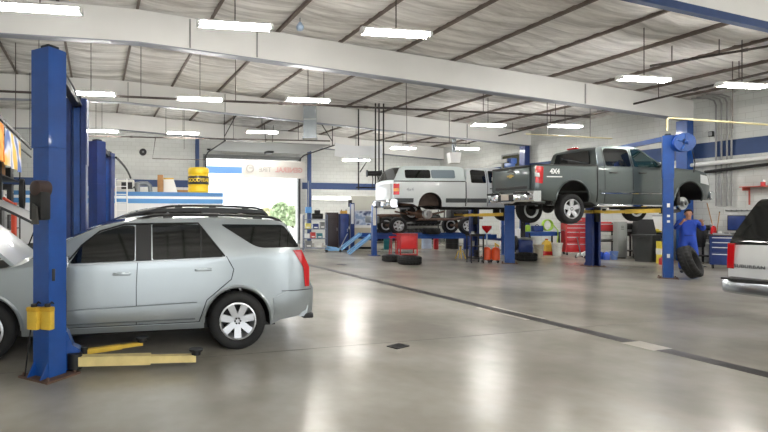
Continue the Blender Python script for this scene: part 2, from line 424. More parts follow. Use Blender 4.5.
def lamp(px, py, z, lab, rot=-7.0, first=[True], pos=None):
    p = G(px, py, z) if pos is None else Vector(pos)
    if first[0]: o = LP; first[0] = False
    else: o = copy_tree(LP)
    o.location = p; o.rotation_euler = (0, 0, R(rot)); o['label'] = lab; o['group'] = 'fluorescent lights hanging under the roof'
    top = zroof(p.x) - 0.12
    MB().cyl((0, 0, 0.05), (0, 0, top - p.z), 0.011, 6).obj('hanger', M_pipe, o)
    return o
for px, py, z, lab in (
    (40, 8.5, 5.15, 'lit twin tube fixture in the top corner, above the blue post with the motor'),
    (235, 25.5, 5.1, 'lit twin tube fixture in front of the white beam, straight above the silver car'),
    (396, 33, 5.1, 'lit twin tube fixture hung just above the top edge of the white beam'),
    (644, 79, 4.9, 'lit twin tube fixture over the cab of the grey pickup'),
    (742, 85.5, 4.85, 'lit twin tube fixture over the white SUV by the block wall'),
    (91, 93.5, 5.1, 'lit twin tube fixture beside the top of the second blue post'),
    (200, 99, 5.1, 'lit twin tube fixture above the yellow wrapped tires'),
    (308, 100, 5.1, 'lit twin tube fixture next to the galvanised duct'),
    (488, 125, 5.0, 'lit twin tube fixture over the cab of the white pickup'),
    (565, 126, 4.95, 'lit twin tube fixture over the bed of the grey pickup'),
    (102, 131, 5.1, 'lit twin tube fixture above the shorter pair of blue posts'),
    (183, 133, 5.1, 'lit twin tube fixture just above the dark blue pole on the storage roof'),
    (262, 132, 5.1, 'lit twin tube fixture above the banner in the doorway'),
    (403, 148, 5.0, 'lit twin tube fixture over the camper shell of the white pickup'),
    (466, 148.5, 4.95, 'small lit twin tube fixture behind the white hanging diffuser'),
    (356, 160, 4.25, 'small lit twin tube fixture under the plain white banner')):
    lamp(px, py, z, lab)
# the rest of the rows, over the bays behind the camera
for x in (0.5, 5.5, 11, 16.5):
    for y in (-1.5, -5.5):
        lamp(0, 0, 0, 'lit twin tube fixture over the bays behind the viewer', pos=(x, y, 5.05))
for x in (15.0, 18.0): lamp(0, 0, 0, 'lit twin tube fixture over the bays behind the viewer', pos=(x, 3.0, 4.9))
SC.view_settings.view_transform = 'Standard'; SC.view_settings.look = 'None'
SC.view_settings.gamma = 1; SC.view_settings.use_curve_mapping = False
SC.view_settings.exposure = 1.42
# ============================================================ vehicles
# local frame of a vehicle: x forward, y to its left, z up, origin on the ground under the rear axle centre
def interp(pts, x):
    xs = [p[0] for p in pts]; zs = [p[1] for p in pts]
    return float(np.interp(x, xs, zs))
class Body:
    def __init__(s, x0, x1, hw, sill, arches, upper, belt, tumble, smooth=0.10, crown=0.04, rear=(0.25, 0.10, 2.4), front=(0.9, 0.22, 2.4), tuck=0.05, gaps=()):
        s.__dict__.update(locals()); del s.__dict__['s']
        gx = np.linspace(x0, x1, 900); gz = np.interp(gx, [p[0] for p in upper], [p[1] for p in upper])
        k = max(1, int(smooth / (gx[1] - gx[0])))
        pad = np.pad(gz, k, mode='edge'); ker = np.ones(2 * k + 1) / (2 * k + 1)
        s.gx, s.gz = gx, np.convolve(pad, ker, 'valid')
    def up(s, x): return float(np.interp(x, s.gx, s.gz))
    def lo(s, x):
        z = interp(s.sill, x)
        for xc, zc, r in s.arches:
            if abs(x - xc) < r - 1e-6: z = max(z, zc + math.sqrt(r * r - (x - xc) ** 2))
        return z
    def bl(s, x): return min(interp(s.belt, x), s.up(x))
    def W(s, x, z):
        L, a, p = s.rear; k = 1.0
        if x < s.x0 + L: k -= a * ((s.x0 + L - x) / L) ** p
        L, a, p = s.front
        if x > s.x1 - L: k -= a * ((x - s.x1 + L) / L) ** p
        b = interp(s.belt, x); lo = interp(s.sill, x)
        if z <= b:
            t = (z - lo) / max(0.01, b - lo)
            q = 1 - s.tuck * max(0, (0.35 - t) / 0.35) ** 2 - 0.03 * max(0, t - 0.45) ** 1.5
            return s.hw * k * q
        return s.hw * k * (1 - 0.03 * 0.55 ** 1.5) - s.tumble * (z - b) - 0.05 * (z - b) ** 2
    def top(s, x, y):
        u = s.up(x); w = max(0.05, s.W(x, u)); return u + s.crown * (1 - min(1, abs(y) / w) ** 2)
    def shell(s, name, mats, parent, bay=None):
        xs = set(np.linspace(s.x0, s.x1, int((s.x1 - s.x0) / 0.07)).tolist())
        for xc, zc, r in s.arches:
            for k in range(25): xs.add(xc - r * math.cos(math.pi * k / 24))
            zs = interp(s.sill, xc - r); 
            xs |= {xc - r - 1e-3, xc + r + 1e-3}
        for p in s.upper:
            xs |= {p[0] - 0.02, p[0], p[0] + 0.02}
        for p in s.sill: xs.add(p[0])
        xs = sorted(x for x in xs if s.x0 <= x <= s.x1)
        xs = [x for i, x in enumerate(xs) if i == 0 or x - xs[i - 1] > 4e-4]
        rings = []
        for x in xs:
            lo, b, u = s.lo(x), s.bl(x), s.up(x)
            b = max(b, lo + 0.02); u = max(u, b + 0.001)
            side = [lo + (b - lo) * t / 9 for t in range(9)] + [b + (u - b) * t / 5 for t in range(6)]
            P = [(x, s.W(x, z), z) for z in side]
            w = P[-1][1]
            topp = [(x, w * math.cos(math.pi * t / 10), u + s.crown * (1 - math.cos(math.pi * t / 10) ** 2)) for t in range(1, 10)]
            ring = P + topp + [(x, -y, z) for _, y, z in P[::-1]] + [(x, 0, lo)]
            rings.append(ring)
        n = len(rings[0]); mb = MB(); vs = [p for r in rings for p in r]; fs = []; ms = []
        for i in range(len(rings) - 1):
            for k in range(n):
                j = (k + 1) % n
                fs.append((i * n + k, i * n + j, (i + 1) * n + j, (i + 1) * n + k))
                m = 0
                if k >= n - 2: m = 1
                elif bay and bay[0] <= xs[i] <= bay[1] and 15 <= k < 24: m = 1
                ms.append(m)
        b0 = len(mb.v); mb.v += vs; mb.f += fs; mb.m += ms
        for e in (0, len(rings) - 1):
            base = e * n
            for k in range(1, (n - 1) // 2):
                a, b_, c, d = base + k - 1, base + k, base + n - 2 - k, base + n - 1 - k
                mb.f.append((a, b_, c, d)); mb.m.append(0)
        return mb.obj(name, mats, parent, ang=32)
    def panel(s, name, poly, side, m, parent, off=0.006, thick=0.02, round_=0.0, nz=4, label=None, mb=None):
        """a plate lying on the body side, given by its outline in (x, z)"""
        if round_: poly = rounded(poly, round_)
        px = [p[0] for p in poly]; a, b = min(px), max(px); e = (b - a) * 1e-3
        cols = sorted(set([a + e, b - e] + [x for x in px if a + e < x < b - e] + np.linspace(a + e, b - e, max(3, int((b - a) / 0.08))).tolist()))
        go, gi = [], []
        for x in cols:
            zs = []
            for i in range(len(poly)):
                (xa, za), (xb, zb) = poly[i], poly[(i + 1) % len(poly)]
                if (xa - x) * (xb - x) <= 0 and abs(xa - xb) > 1e-9: zs.append(za + (zb - za) * (x - xa) / (xb - xa))
            z0, z1 = min(zs), max(zs)
            co, ci = [], []
            for k in range(nz + 1):
                z = z0 + (z1 - z0) * k / nz; w = s.W(x, z)
                co.append((x, side * (w + off), z)); ci.append((x, side * (w + off - thick), z))
            go.append(co); gi.append(ci)
        q = mb or MB(); q.sheet(go, gi)
        if mb is None: return q.obj(name, m, parent, label=label)
    def seam(s, mb, pts, side, r=0.006, off=0.0):
        out = []
        for (xa, za), (xb, zb) in zip(pts, pts[1:]):
            n = max(1, int(math.hypot(xb - xa, zb - za) / 0.08))
            for k in range(n): out.append((xa + (xb - xa) * k / n, za + (zb - za) * k / n))
        out.append(pts[-1])
        mb.tube([(x, side * (s.W(x, z) + off), z) for x, z in out], r, 5)
    def top_panel(s, name, xa, xb, inset, m, parent, off=0.008, insetb=None, ny=8, label=None, fwd=0):
        go, gi = [], []
        insetb = inset if insetb is None else insetb
        for i in range(13):
            t = i / 12; x = xa + (xb - xa) * t; w = s.W(x, s.up(x)) - (inset + (insetb - inset) * t)
            go.append([(x + fwd, y, s.top(x, y) + off) for y in (w * (2 * k / ny - 1) for k in range(ny + 1))])
            gi.append([(x + fwd, y, s.top(x, y) - 0.02) for y in (w * (2 * k / ny - 1) for k in range(ny + 1))])
        return MB().sheet(go, gi).obj(name, m, parent, label=label)
    def arch_lip(s, mb, i, r=0.022, off=-0.004, grow=0.012):
        xc, zc, rad = s.arches[i]
        for side in (-1, 1):
            pts = []
            for k in range(23):
                t = math.pi * (k / 22); x = xc - (rad + grow) * math.cos(t); z = zc + (rad + grow) * math.sin(t)
                pts.append((x, side * (s.W(x, z) + off), z))
            mb.tube(pts, r, 6)
def wheel(parent, x, y, z, r, w, rim_r, style, side, tire_m=None, rim_m=None):
    """tire with its rim as a child; side = +1 when the outer face looks to +y"""
    tr = rim_r + 0.005; h = w / 2
    prof = [(tr, -h * 0.8), (tr + 0.03, -h), (r - 0.06, -h * 1.04), (r - 0.02, -h * 0.9), (r - 0.004, -h * 0.72), (r, -h * 0.5), (r - .012, -h * 0.46), (r - .012, -h * 0.38), (r, -h * .34),
            (r, -h * 0.06), (r - .012, -h * 0.04), (r - .012, h * 0.04), (r, h * .06), (r, h * .34), (r - .012, h * .38), (r - .012, h * .46), (r, h * 0.5), (r - 0.004, h * 0.72), (r - 0.02, h * 0.9), (r - 0.06, h * 1.04), (tr + 0.03, h), (tr, h * 0.8)]
    t = MB().lathe(prof, (x, y, z), (0, side, 0), 40, closed=True).obj('tire', tire_m or M_rubber, parent)
    mb = MB(); A = Vector((0, side, 0)); c = Vector((x, y, z)); U = Vector((1, 0, 0)); V = Vector((0, 0, 1))
    face = h * 0.72
    mb.lathe([(rim_r + 0.006, -h * 0.8), (rim_r + 0.006, face + 0.02), (rim_r - 0.012, face + 0.026), (rim_r - 0.02, face - 0.01), (rim_r - 0.045, -h * 0.2), (rim_r - 0.05, -h * 0.8)], c, A, 36, closed=True)
    hub = 0.24 * rim_r
    mb.lathe([(0.0, face), (hub * 0.7, face), (hub, face - 0.012), (hub * 1.1, face - 0.06)], c, A, 20)
    n = {'spoke7': 7, 'spoke5': 5, 'spoke6': 6, 'steel8': 8}[style]
    for k in range(n):
        a = 2 * math.pi * (k + 0.25) / n
        d = U * math.cos(a) + V * math.sin(a); e = U * -math.sin(a) + V * math.cos(a)
        wi, wo = ((0.05, 0.044) if style == 'spoke7' else (0.07, 0.055) if style == 'spoke5' else (0.05, 0.04))
        r0, r1 = hub * 0.75, rim_r - 0.008
        top = [c + A * (face - 0.004) + d * r0 + e * wi * .75, c + A * (face + 0.012) + d * r1 + e * wo, c + A * (face + 0.012) + d * r1 - e * wo, c + A * (face - 0.004) + d * r0 - e * wi * .75]
        bot = [p - A * 0.035 for p in top]
        mb.add(top + bot, [(0, 1, 2, 3), (7, 6, 5, 4), (0, 4, 5, 1), (1, 5, 6, 2), (2, 6, 7, 3), (3, 7, 4, 0)])
    mb.obj('rim', rim_m or M_alu, t, ang=30)
    bk = MB().lathe([(0, -h * 0.35), (rim_r - 0.04, -h * 0.35), (rim_r - 0.04, -h * 0.42), (0, -h * .42)], c, A, 24); bk.obj('brake_disc', M_dark, t)
    nn = MB()
    for k in range(6):
        a = 2 * math.pi * k / 6; q = c + (U * math.cos(a) + V * math.sin(a)) * hub * 0.62
        nn.cyl(q + A * (face - 0.005), q + A * (face + 0.016), 0.011, 6)
    nn.obj('lug_nut', M_dark, t)
    return t
def bar_handle(s, mb, x, z, side, l=0.2):
    w = s.W(x, z)
    mb.rbox((x, side * (w + 0.028), z), (l, 0.026, 0.032), 0.012)
    for q in (-1, 1): mb.rbox((x + q * l * .42, side * (w + 0.012), z), (0.035, 0.035, 0.032), 0.01)

# ------------------------------------------------------------ crossover wagons (the silver one, the dark one behind it)
def wagon(root, paint, hood_up=42, hood_len=1.08, trimcol=None, detail=True):
    rails_m = M_black
    B = Body(-0.99, 3.72, 0.88, [(-0.99, .40), (-.55, .34), (-.42, .28), (2.35, .27), (3.3, .30), (3.72, .36)], [(0, .35, .41), (2.87, .35, .41)],
             [(-.99, .70), (-.955, .76), (-.90, .92), (-.83, 1.16), (-.63, 1.545), (-.45, 1.575), (.1, 1.60), (.7, 1.605), (1.22, 1.585), (1.62, 1.50), (1.98, 1.34), (2.46, 1.08), (2.6, 1.05), (3.3, .96), (3.6, .84), (3.70, .70), (3.72, .62)],
             [(-.99, 1.18), (-.3, 1.16), (.2, 1.12), (2.4, 1.05), (3.72, .90)], 0.30, smooth=0.05, rear=(0.55, 0.13, 2.6), front=(1.0, 0.24, 2.4))
    B.shell('body', [paint, M_black], root, bay=(2.62, 3.5))
    glass = M_glass
    for sd in (1, -1):
        B.panel('window', [(1.95, 1.085), (1.22, 1.105), (1.22, 1.51), (1.34, 1.515), (1.62, 1.435), (1.82, 1.28)], sd, glass, root, round_=0.03, label='dark tinted front door window')
        B.panel('window', [(1.02, 1.11), (.18, 1.135), (.19, 1.17), (.40, 1.47), (.47, 1.525), (1.02, 1.53)], sd, glass, root, round_=0.03, label='dark tinted rear door window')
        B.panel('window', [(.20, 1.525), (-.60, 1.515), (-.80, 1.235), (-.30, 1.235), (-.2, 1.265)], sd, glass, root, round_=0.05, label='dark tinted quarter window')
        B.panel('door_pillar', rect(1.03, 1.21, 1.10, 1.525), sd, M_black, root, off=0.004, label='black pillar between the doors')
        B.panel('window_divider', [(.46, 1.13), (.44, 1.13), (.42, 1.50), (.44, 1.50)], sd, M_black, root, off=0.012)
        q = MB(); B.seam(q, [(1.98, 1.09), (1.82, 1.29), (1.62, 1.45), (1.34, 1.53), (.47, 1.54), (.16, 1.14)], sd, 0.011, 0.004)
        q.obj('window_trim', M_black, root)
        q = MB(); B.seam(q, [(.16, 1.125), (1.0, 1.098), (2.0, 1.07)], sd, 0.010, 0.006); q.obj('belt_trim', M_steel, root, label='bright strip under the side windows')
        q = MB()
        B.seam(q, [(1.19, 1.10), (1.205, .80), (1.205, .36)], sd, 0.0055)
        B.seam(q, [(.14, 1.14), (.05, .98), (.08, .86), (.38, .62), (.47, .36)], sd, 0.0055)
        B.seam(q, [(2.02, 1.08), (2.10, .9), (2.10, .36)], sd, 0.0055)
        B.seam(q, [(.47, .36), (2.10, .35)], sd, 0.0055)
        B.seam(q, [(-.55, .70), (-.96, .70)], sd, 0.005)

        q.obj('door_seam', M_black, root)
        q = MB(); B.seam(q, [(2.34, .54), (.5, .596)], sd, 0.008, .01); B.seam(q, [(2.34, .392), (.52, .402)], sd, 0.008, .01); q.obj('moulding_groove', mat('seam_grey', (96, 102, 106), .5), root)
        q = MB(); B.panel('', [(2.35, .40), (.50, .41), (.46, .55), (.50, .60), (2.4, .545)], sd, None, None, off=0.016, thick=0.03, mb=q)
        q.obj('side_moulding', paint, root)
        q = MB(); B.panel('', [(2.38, .275), (.46, .285), (.46, .35), (2.38, .34)], sd, None, None, off=0.022, thick=0.05, mb=q)
        q.obj('sill_guard', paint, root)
        q = MB(); B.seam(q, [(2.35, .272), (.46, .28)], sd, 0.018, -0.02); q.obj('sill_edge', M_black, root)
        for x, z in ((1.37, .955), (.42, .985)):
            q = MB(); bar_handle(B, q, x, z, sd); q.obj('door_handle', paint, root)
        B.panel('fuel_door' if sd < 0 else 'wheel_arch_liner', rect(-.34, -.36, .9, .92), sd, paint, root, off=0.001)
        # tail light wraps round the corner
        B.panel('tail_light', [(-.70, 1.20), (-.82, 1.20), (-.93, .98), (-.93, .74), (-.87, .74), (-.845, .98)], sd, M_redl, root, off=0.012, thick=0.04, label='red wrap-round tail light')
        # bumper skirt on the side
        B.panel('bumper_side', [(-.985, .44), (-.46, .40), (-.44, .62), (-.62, .69), (-.98, .70)], sd, paint, root, off=0.014, thick=0.03)
        # roof rail
        pts = []
        for k in range(21):
            x = -.66 + (1.20 + .66) * k / 20; e = min(1, min(k, 20 - k) / 2.2)
            w = B.W(x, B.up(x)) - 0.075; pts.append((x, sd * w, B.up(x) + 0.002 + 0.035 * e))
        q = MB(); q.tube(pts, 0.017, 8)
        for k in (4, 10, 16): q.rbox((pts[k][0], pts[k][1], pts[k][2] - 0.03), (0.12, 0.03, 0.06), 0.01)
        q.obj('roof_rail', rails_m, root)
        # mirror
        q = MB(); w = B.W(1.86, 1.1); q.rbox((2.00, sd * (w + 0.13), 1.12), (0.10, 0.19, 0.15), 0.035); q.rbox((1.99, sd * (w + 0.03), 1.08), (0.06, 0.09, 0.05), 0.015)
        mi = q.obj('side_mirror', paint, root)
        MB().rbox((1.946, sd * (w + 0.13), 1.125), (0.008, 0.16, 0.115), 0.003).obj('mirror_glass', M_chrome, mi)
    for i in (0, 1):
        q = MB(); B.arch_lip(q, i); q.obj('wheel_arch', paint, root)
    for x0 in (0.35,):
        q = MB()
        for x in (-.2, .8): q.tube([(x, -0.62, B.up(x) + 0.035), (x, 0, B.up(x) + 0.065), (x, 0.62, B.up(x) + 0.035)], 0.012, 6)
        q.obj('roof_crossbar', M_black, root)
    B.top_panel('rear_window', -.815, -.66, 0.10, M_glass, root, label='dark tailgate window')
    B.top_panel('windshield', 1.34, 2.40, 0.07, M_glass, root, label='dark reflective windshield')
    # rear bumper
    q = MB(); g0, g1 = [], []
    for k in range(17):
        t = -1 + k / 8; y = 0.80 * t; xo = -1.02 + 0.10 * abs(t) ** 3
        g0.append([(xo + dx, y, z) for dx, z in ((0.06, .36), (0.01, .42), (0, .52), (0.0, .62), (0.03, .685), (0.09, .70))])
        g1.append([(xo + 0.12, y, z) for z in (.36, .42, .52, .62, .685, .70)])
    q.sheet(g0, g1); q.obj('rear_bumper', paint, root)
    MB().rbox((-.965, 0, .34), (0.14, 1.35, .07), 0.02).obj('bumper_skirt', M_black, root)
    MB().rbox((-1.03, 0, .79 + .05), (0.02, 0.34, .13), 0.004).obj('license_plate', M_white, root)
    MB().cyl((-.90, -.5, .28), (-.6, -.5, .30), 0.03, 12).obj('tailpipe', M_chrome, root)
    # underbody
    q = MB(); q.bx(-.55, 3.3, -.55, .55, .22, .34); q.bx(-.1, .1, -.75, .75, .30, .38); q.bx(2.77, 2.97, -.75, .75, .3, .38); q.obj('underbody', M_black, root)
    # open hood, hinged at the cowl
    a = R(hood_up); g0, g1 = [], []
    for i in range(9):
        l = hood_len * i / 8; row, row2 = [], []
        for k in range(9):
            t = -1 + k / 4; w = 0.74 - 0.12 * (i / 8) ** 2
            h = 0.03 * (1 - t * t) - 0.06 * (i / 8) ** 3
            px, pz = l * math.cos(a) - h * math.sin(a), l * math.sin(a) + h * math.cos(a)
            row.append((2.56 + px, w * t, 1.075 + pz)); row2.append((2.56 + px + 0.04 * math.sin(a), w * t, 1.075 + pz - 0.04 * math.cos(a)))
        g0.append(row); g1.append(row2)
    if hood_up: MB().sheet(g0, g1).obj('hood', paint, root, label='raised hood')
    q = MB(); q.tube([(3.2, .62, .93), (3.05, .62, 1.075 + .45 * math.tan(a))], 0.012, 6); q.obj('hood_prop', M_dark, root)
    q = MB(); q.rbox((3.66, 0, .62), (0.09, 0.9, .2), 0.02); q.obj('grille', M_black, root)
    for sd in (1, -1): B.panel('headlight', [(3.62, .68), (3.2, .74), (3.2, .84), (3.55, .80)], sd, M_alu, root, off=0.01)
    for sd in (1, -1):
        wheel(root, 0, sd * 0.775, .35, .352, .235, .222, 'spoke7', sd); wheel(root, 2.87, sd * 0.775, .35, .352, .235, .222, 'spoke7', sd)
    # dark cabin is put into the opaque glass colour; no interior is modelled
    return B
def place(root, px, d, theta, facing_left=False, z=0.0, off=0.0, hw=0.0):
    """the near rear wheel stands at column px and depth d; theta = turn of the heading from the picture plane"""
    p = PD(px, HY, d); p.z = z
    a = R(theta) - YAW + (math.pi if facing_left else 0)
    root.rotation_euler = (0, 0, a)
    side = 1 if facing_left else -1                                          # the side of the vehicle that faces us
    q = Vector((math.cos(a + math.pi / 2), math.sin(a + math.pi / 2), 0)) * (side * hw)
    root.location = p - q
M_silver = mat('silver_car_paint', (156, 163, 166), 0.28, 0.6, coat=0.7)
M_darkcar = mat('dark_grey_car_paint', (58, 60, 64), 0.3, 0.4, coat=0.6)
car = thing('crossover_wagon', 'silver wagon with seven-spoke wheels and open hood behind the blue post', 'car')
wagon(car, M_silver, 42)
place(car, 238, 6.27, 12, True, hw=0.88)
car2 = thing('crossover_wagon', 'dark grey wagon with black roof rails parked behind the silver wagon', 'car')
wagon(car2, M_darkcar, 30, 1.4)
place(car2, 230, 9.5, 10, True, hw=0.88); car2.scale = (1.12, 1.0, 1.10)
bpy.context.view_layer.update()

# ------------------------------------------------------------ grey crew cab pickup, up on the lift
M_truck = mat('grey_green_truck_paint', (74, 82, 82), 0.28, 0.6, coat=0.8)
M_gold = mat('gold_emblem', (150, 128, 72), 0.35, 0.8)
def underframe(root, L0, L1, zc=0.52):
    q = MB()
    for s in (-1, 1): q.tube([(L0, s * .45, zc + .06), (-.45, s * .45, zc + .06), (0, s * .45, zc + .2), (.5, s * .45, zc), (L1 - 1.4, s * .45, zc), (L1, s * .45, zc + .06)], 0.055, 6)
    for x in (L0 + .1, -.5, .6, 1.6, 2.6, L1 - .2): q.bx(x - .05, x + .05, -.45, .45, zc - .04, zc + .04)
    q.obj('chassis_frame', M_dark, root)
def pickup_grey():
    t = thing('pickup_truck', 'grey crew cab pickup on the lift, its front wheel taken off', 'truck')
    B = Body(-1.13, 4.52, 0.90, [(-1.13, .60), (-.62, .52), (-.5, .50), (.55, .50), (.74, .42), (3.1, .42), (3.2, .46), (4.52, .60)], [(0, .54, .49), (3.68, .54, .49)],
             [(-1.13, 1.40), (.735, 1.405), (.745, 1.42), (.80, 1.82), (.88, 1.895), (1.3, 1.925), (2.0, 1.92), (2.2, 1.86), (2.88, 1.42), (3.0, 1.39), (3.9, 1.34), (4.3, 1.27), (4.46, 1.12), (4.52, .95)],
             [(-1.13, 1.42), (.7, 1.42), (.80, 1.36), (2.9, 1.36), (4.52, 1.22)], 0.27, smooth=0.03, rear=(0.12, 0.035, 2), front=(0.75, 0.16, 2.4), crown=0.03, tuck=0.06)
    B.shell('body', [M_truck, M_black], t)
    for sd in (1, -1):
        B.panel('window', [(1.02, 1.40), (1.80, 1.39), (1.80, 1.83), (1.66, 1.86), (1.10, 1.86), (1.02, 1.80)], sd, M_glass, t, round_=0.06, label='dark rear door window')
        B.panel('window', [(1.90, 1.39), (2.78, 1.39), (2.62, 1.53), (2.25, 1.78), (2.08, 1.855), (1.90, 1.86)], sd, mat('green_reflection_glass', (18, 40, 42), 0.04, spec=0.8), t, round_=0.05, label='front door window with green reflection in its colour')  # green reflection is put into the front pane's base colour
        q = MB()
        B.seam(q, [(.97, .44), (.97, 1.36), (1.0, 1.88)], sd, 0.007); B.seam(q, [(1.85, .44), (1.85, 1.88)], sd, 0.007); B.seam(q, [(2.86, 1.36), (2.92, 1.0), (2.92, .46)], sd, 0.007)
        B.seam(q, [(.735, .5), (.735, 1.40)], sd, 0.016); q.obj('door_seam', M_black, t)
        q = MB(); B.panel('', rect(.80, 2.95, .74, .80), sd, None, None, off=0.016, mb=q); B.panel('', rect(-.6, .7, .74, .745), sd, None, None, off=0.002, mb=q); q.obj('side_moulding', M_truck, t)
        q = MB(); B.seam(q, [(.82, .712), (2.93, .712)], sd, 0.012, 0.01); q.obj('moulding_strip', M_chrome, t)
        for x, z in ((1.22, 1.23), (2.14, 1.23)):
            q = MB(); bar_handle(B, q, x, z, sd, 0.22); q.obj('door_handle', M_black, t)
        B.panel('tail_light', [(-1.12, .96), (-.93, .94), (-.90, 1.36), (-1.12, 1.38)], sd, M_redl, t, off=0.012, thick=0.16, round_=0.03, label='tall red tail light')
        B.panel('reverse_lamp', [(-1.128, 1.12), (-1.02, 1.10), (-1.03, 1.20), (-1.128, 1.21)], sd, M_white, t, off=0.018, thick=0.05)
        q = MB(); w = B.W(2.7, 1.4); q.rbox((2.72, sd * (w + 0.19), 1.47), (0.10, 0.24, 0.24), 0.04); q.rbox((2.72, sd * (w + .05), 1.42), (.06, .14, .06), .02)
        mi = q.obj('side_mirror', M_black, t); MB().rbox((2.667, sd * (w + .19), 1.47), (.008, .2, .2), .003).obj('mirror_glass', M_chrome, mi)
        MB().rbox((1.88, sd * 0.83, .40), (2.3, .16, .05), .02).obj('running_board', M_chrome, t)
        B.panel('headlight', [(4.45, .95), (4.05, 1.0), (4.05, 1.22), (4.36, 1.18)], sd, M_alu, t, off=0.01)
        B.panel('bed_rail_cap', rect(-1.12, .72, 1.385, 1.42), sd, M_black, t, off=0.012, thick=0.08)
    for i in (0, 1):
        q = MB(); B.arch_lip(q, i, 0.026); q.obj('wheel_arch', M_truck, t)
    # decal on the near bed side
    w = B.W(-.5, 1.2)
    text('bed_decal', '4X4', .17, M_white, (-.56, -(w + .005), 1.24), (1, 0, 0), (0, 0, 1), t, depth=.002, bold=.006)
    q = MB(); B.panel('', rect(-.80, -.34, 1.10, 1.125), -1, None, None, off=0.004, thick=.006, mb=q); q.obj('decal_strip', M_white, t)
    # cab rear window and brake lamp
    mb = MB().prism(rounded([(-.66, 1.46), (.66, 1.46), (.57, 1.82), (-.57, 1.82)], .05), (.738, 0, 0), (0, 1, 0), (.115, 0, 1), (-.012, 0, 0))
    for i, v in enumerate(mb.v): mb.v[i] = (v[0] - .115 * 1.46, v[1], v[2])
    mb.obj('rear_window', M_glass, t)
    MB().rbox((.80, 0, 1.93), (.08, .34, .045), .015).obj('brake_lamp', M_redl, t)
    B.top_panel('windshield', 2.16, 2.86, 0.06, M_glass, t)
    # tailgate with its emblem
    tg = MB(); tg.rbox((-1.145, 0, 1.09), (.06, 1.42, .58), .02); o = tg.obj('tailgate', M_truck, t)
    MB().rbox((-1.18, 0, 1.385), (.1, 1.42, .05), .015).obj('tailgate_cap', M_black, o)
    MB().rbox((-1.178, 0, .86), (.012, 1.28, .07), .004).obj('tailgate_groove', M_black, o)
    MB().prism([(-.13, -.014), (-.05, -.014), (-.05, -.046), (.05, -.046), (.05, -.014), (.13, -.014), (.115, .03), (.05, .03), (.05, .05), (-.05, .05), (-.05, .03), (-.145, .03)], (-1.176, 0, 1.17), (0, -1, 0), (0, 0, 1), (-.012, 0, 0)).obj('emblem', M_gold, o)
    MB().rbox((-1.18, .0, 1.30), (.02, .26, .07), .01).obj('tailgate_handle', M_black, o)
    # step bumper
    q = MB(); g0, g1 = [], []
    for k in range(17):
        s = -1 + k / 8; y = .90 * s; xo = -1.34 + .13 * abs(s) ** 4
        zc = .045 if abs(s) < .3 else 0
        g0.append([(xo + dx, y, z - zc) for dx, z in ((.05, .50), (0, .55), (0, .70), (.04, .76), (.22, .765))]); g1.append([(xo + .24, y, z) for z in (.5, .55, .70, .755, .76)])
    q.sheet(g0, g1); bp = q.obj('rear_bumper', M_chrome, t, label='chrome step bumper')
    MB().rbox((-1.335, 0, .60), (.03, .62, .18), .01).obj('bumper_insert', M_black, bp)
    MB().rbox((-1.36, 0, .62), (.012, .31, .15), .004).obj('license_plate', mat('plate_grey', (178, 170, 160), .4), bp)
    q = MB()
    for s in (-1, 1): q.rbox((-1.32, s * .56, .72), (.05, .5, .06), .01)
    q.obj('step_pad', M_black, bp)
    MB().bx(-1.3, -.8, -.05, .05, .42, .52).obj('tow_hitch', M_black, t)
    underframe(t, -1.1, 4.2, .46)
    q = MB(); q.cyl((0, -.68, .36), (0, .68, .36), .045, 10); q.ball((0, 0, .36), (.16, .16, .15)); q.obj('rear_axle', M_dark, t)
    q = MB(); q.tube([(-1.0, -.62, .52), (-.72, -.60, .50), (-.45, -.55, .5)], .045, 10); q.cyl((-.45, -.5, .5), (.3, -.5, .48), .09, 12); q.obj('exhaust_pipe', M_galv, t)
    q = MB(); q.cyl((0, 0, .36), (2.2, 0, .42), .05, 10); q.obj('drive_shaft', M_dark, t)
    q = MB(); q.bx(2.4, 3.4, -.4, .4, .32, .62); q.cyl((3.64, -.8, .44), (3.64, .8, .44), .05, 8); q.obj('engine_cradle', M_black, t)
    for sd in (1, -1):
        wheel(t, 0, sd * .75, .32, .38, .25, .238, 'spoke5', sd)
        B.panel('mud_guard', rect(-.60, -.54, .42, .62), sd, M_black, t, off=-.03, thick=.2)
    wheel(t, 3.645, .75, .36, .38, .25, .238, 'spoke5', 1)
    q = MB(); c = Vector((3.645, -.72, .47))
    q.lathe([(0, .05), (.05, .05), (.055, .10), (.085, .10), (.09, .02), (.165, .02), (.165, -.01), (.05, -.01)], c, (0, -1, 0), 28)
    q.obj('brake_rotor', M_steel, t, label='bare front brake rotor')
    q = MB(); q.tube([(3.60, -.62, .9), (3.62, -.62, .5)], .05, 8); q.rbox((3.50, -.68, .53), (.12, .14, .22), .03); q.obj('brake_caliper', M_dark, t)
    q = MB(); q.rbox((4.52, 0, .68), (.16, 1.7, .22), .05); q.obj('front_bumper', M_chrome, t)
    q = MB(); q.rbox((4.49, 0, 1.02), (.06, 1.3, .3), .03); q.obj('grille', M_black, t)
    return t
truck = pickup_grey()
truck.scale = (0.965, 1.0, 1.04)
place(truck, 573.5, 13.34, 9.5, False, z=1.45, hw=.90)

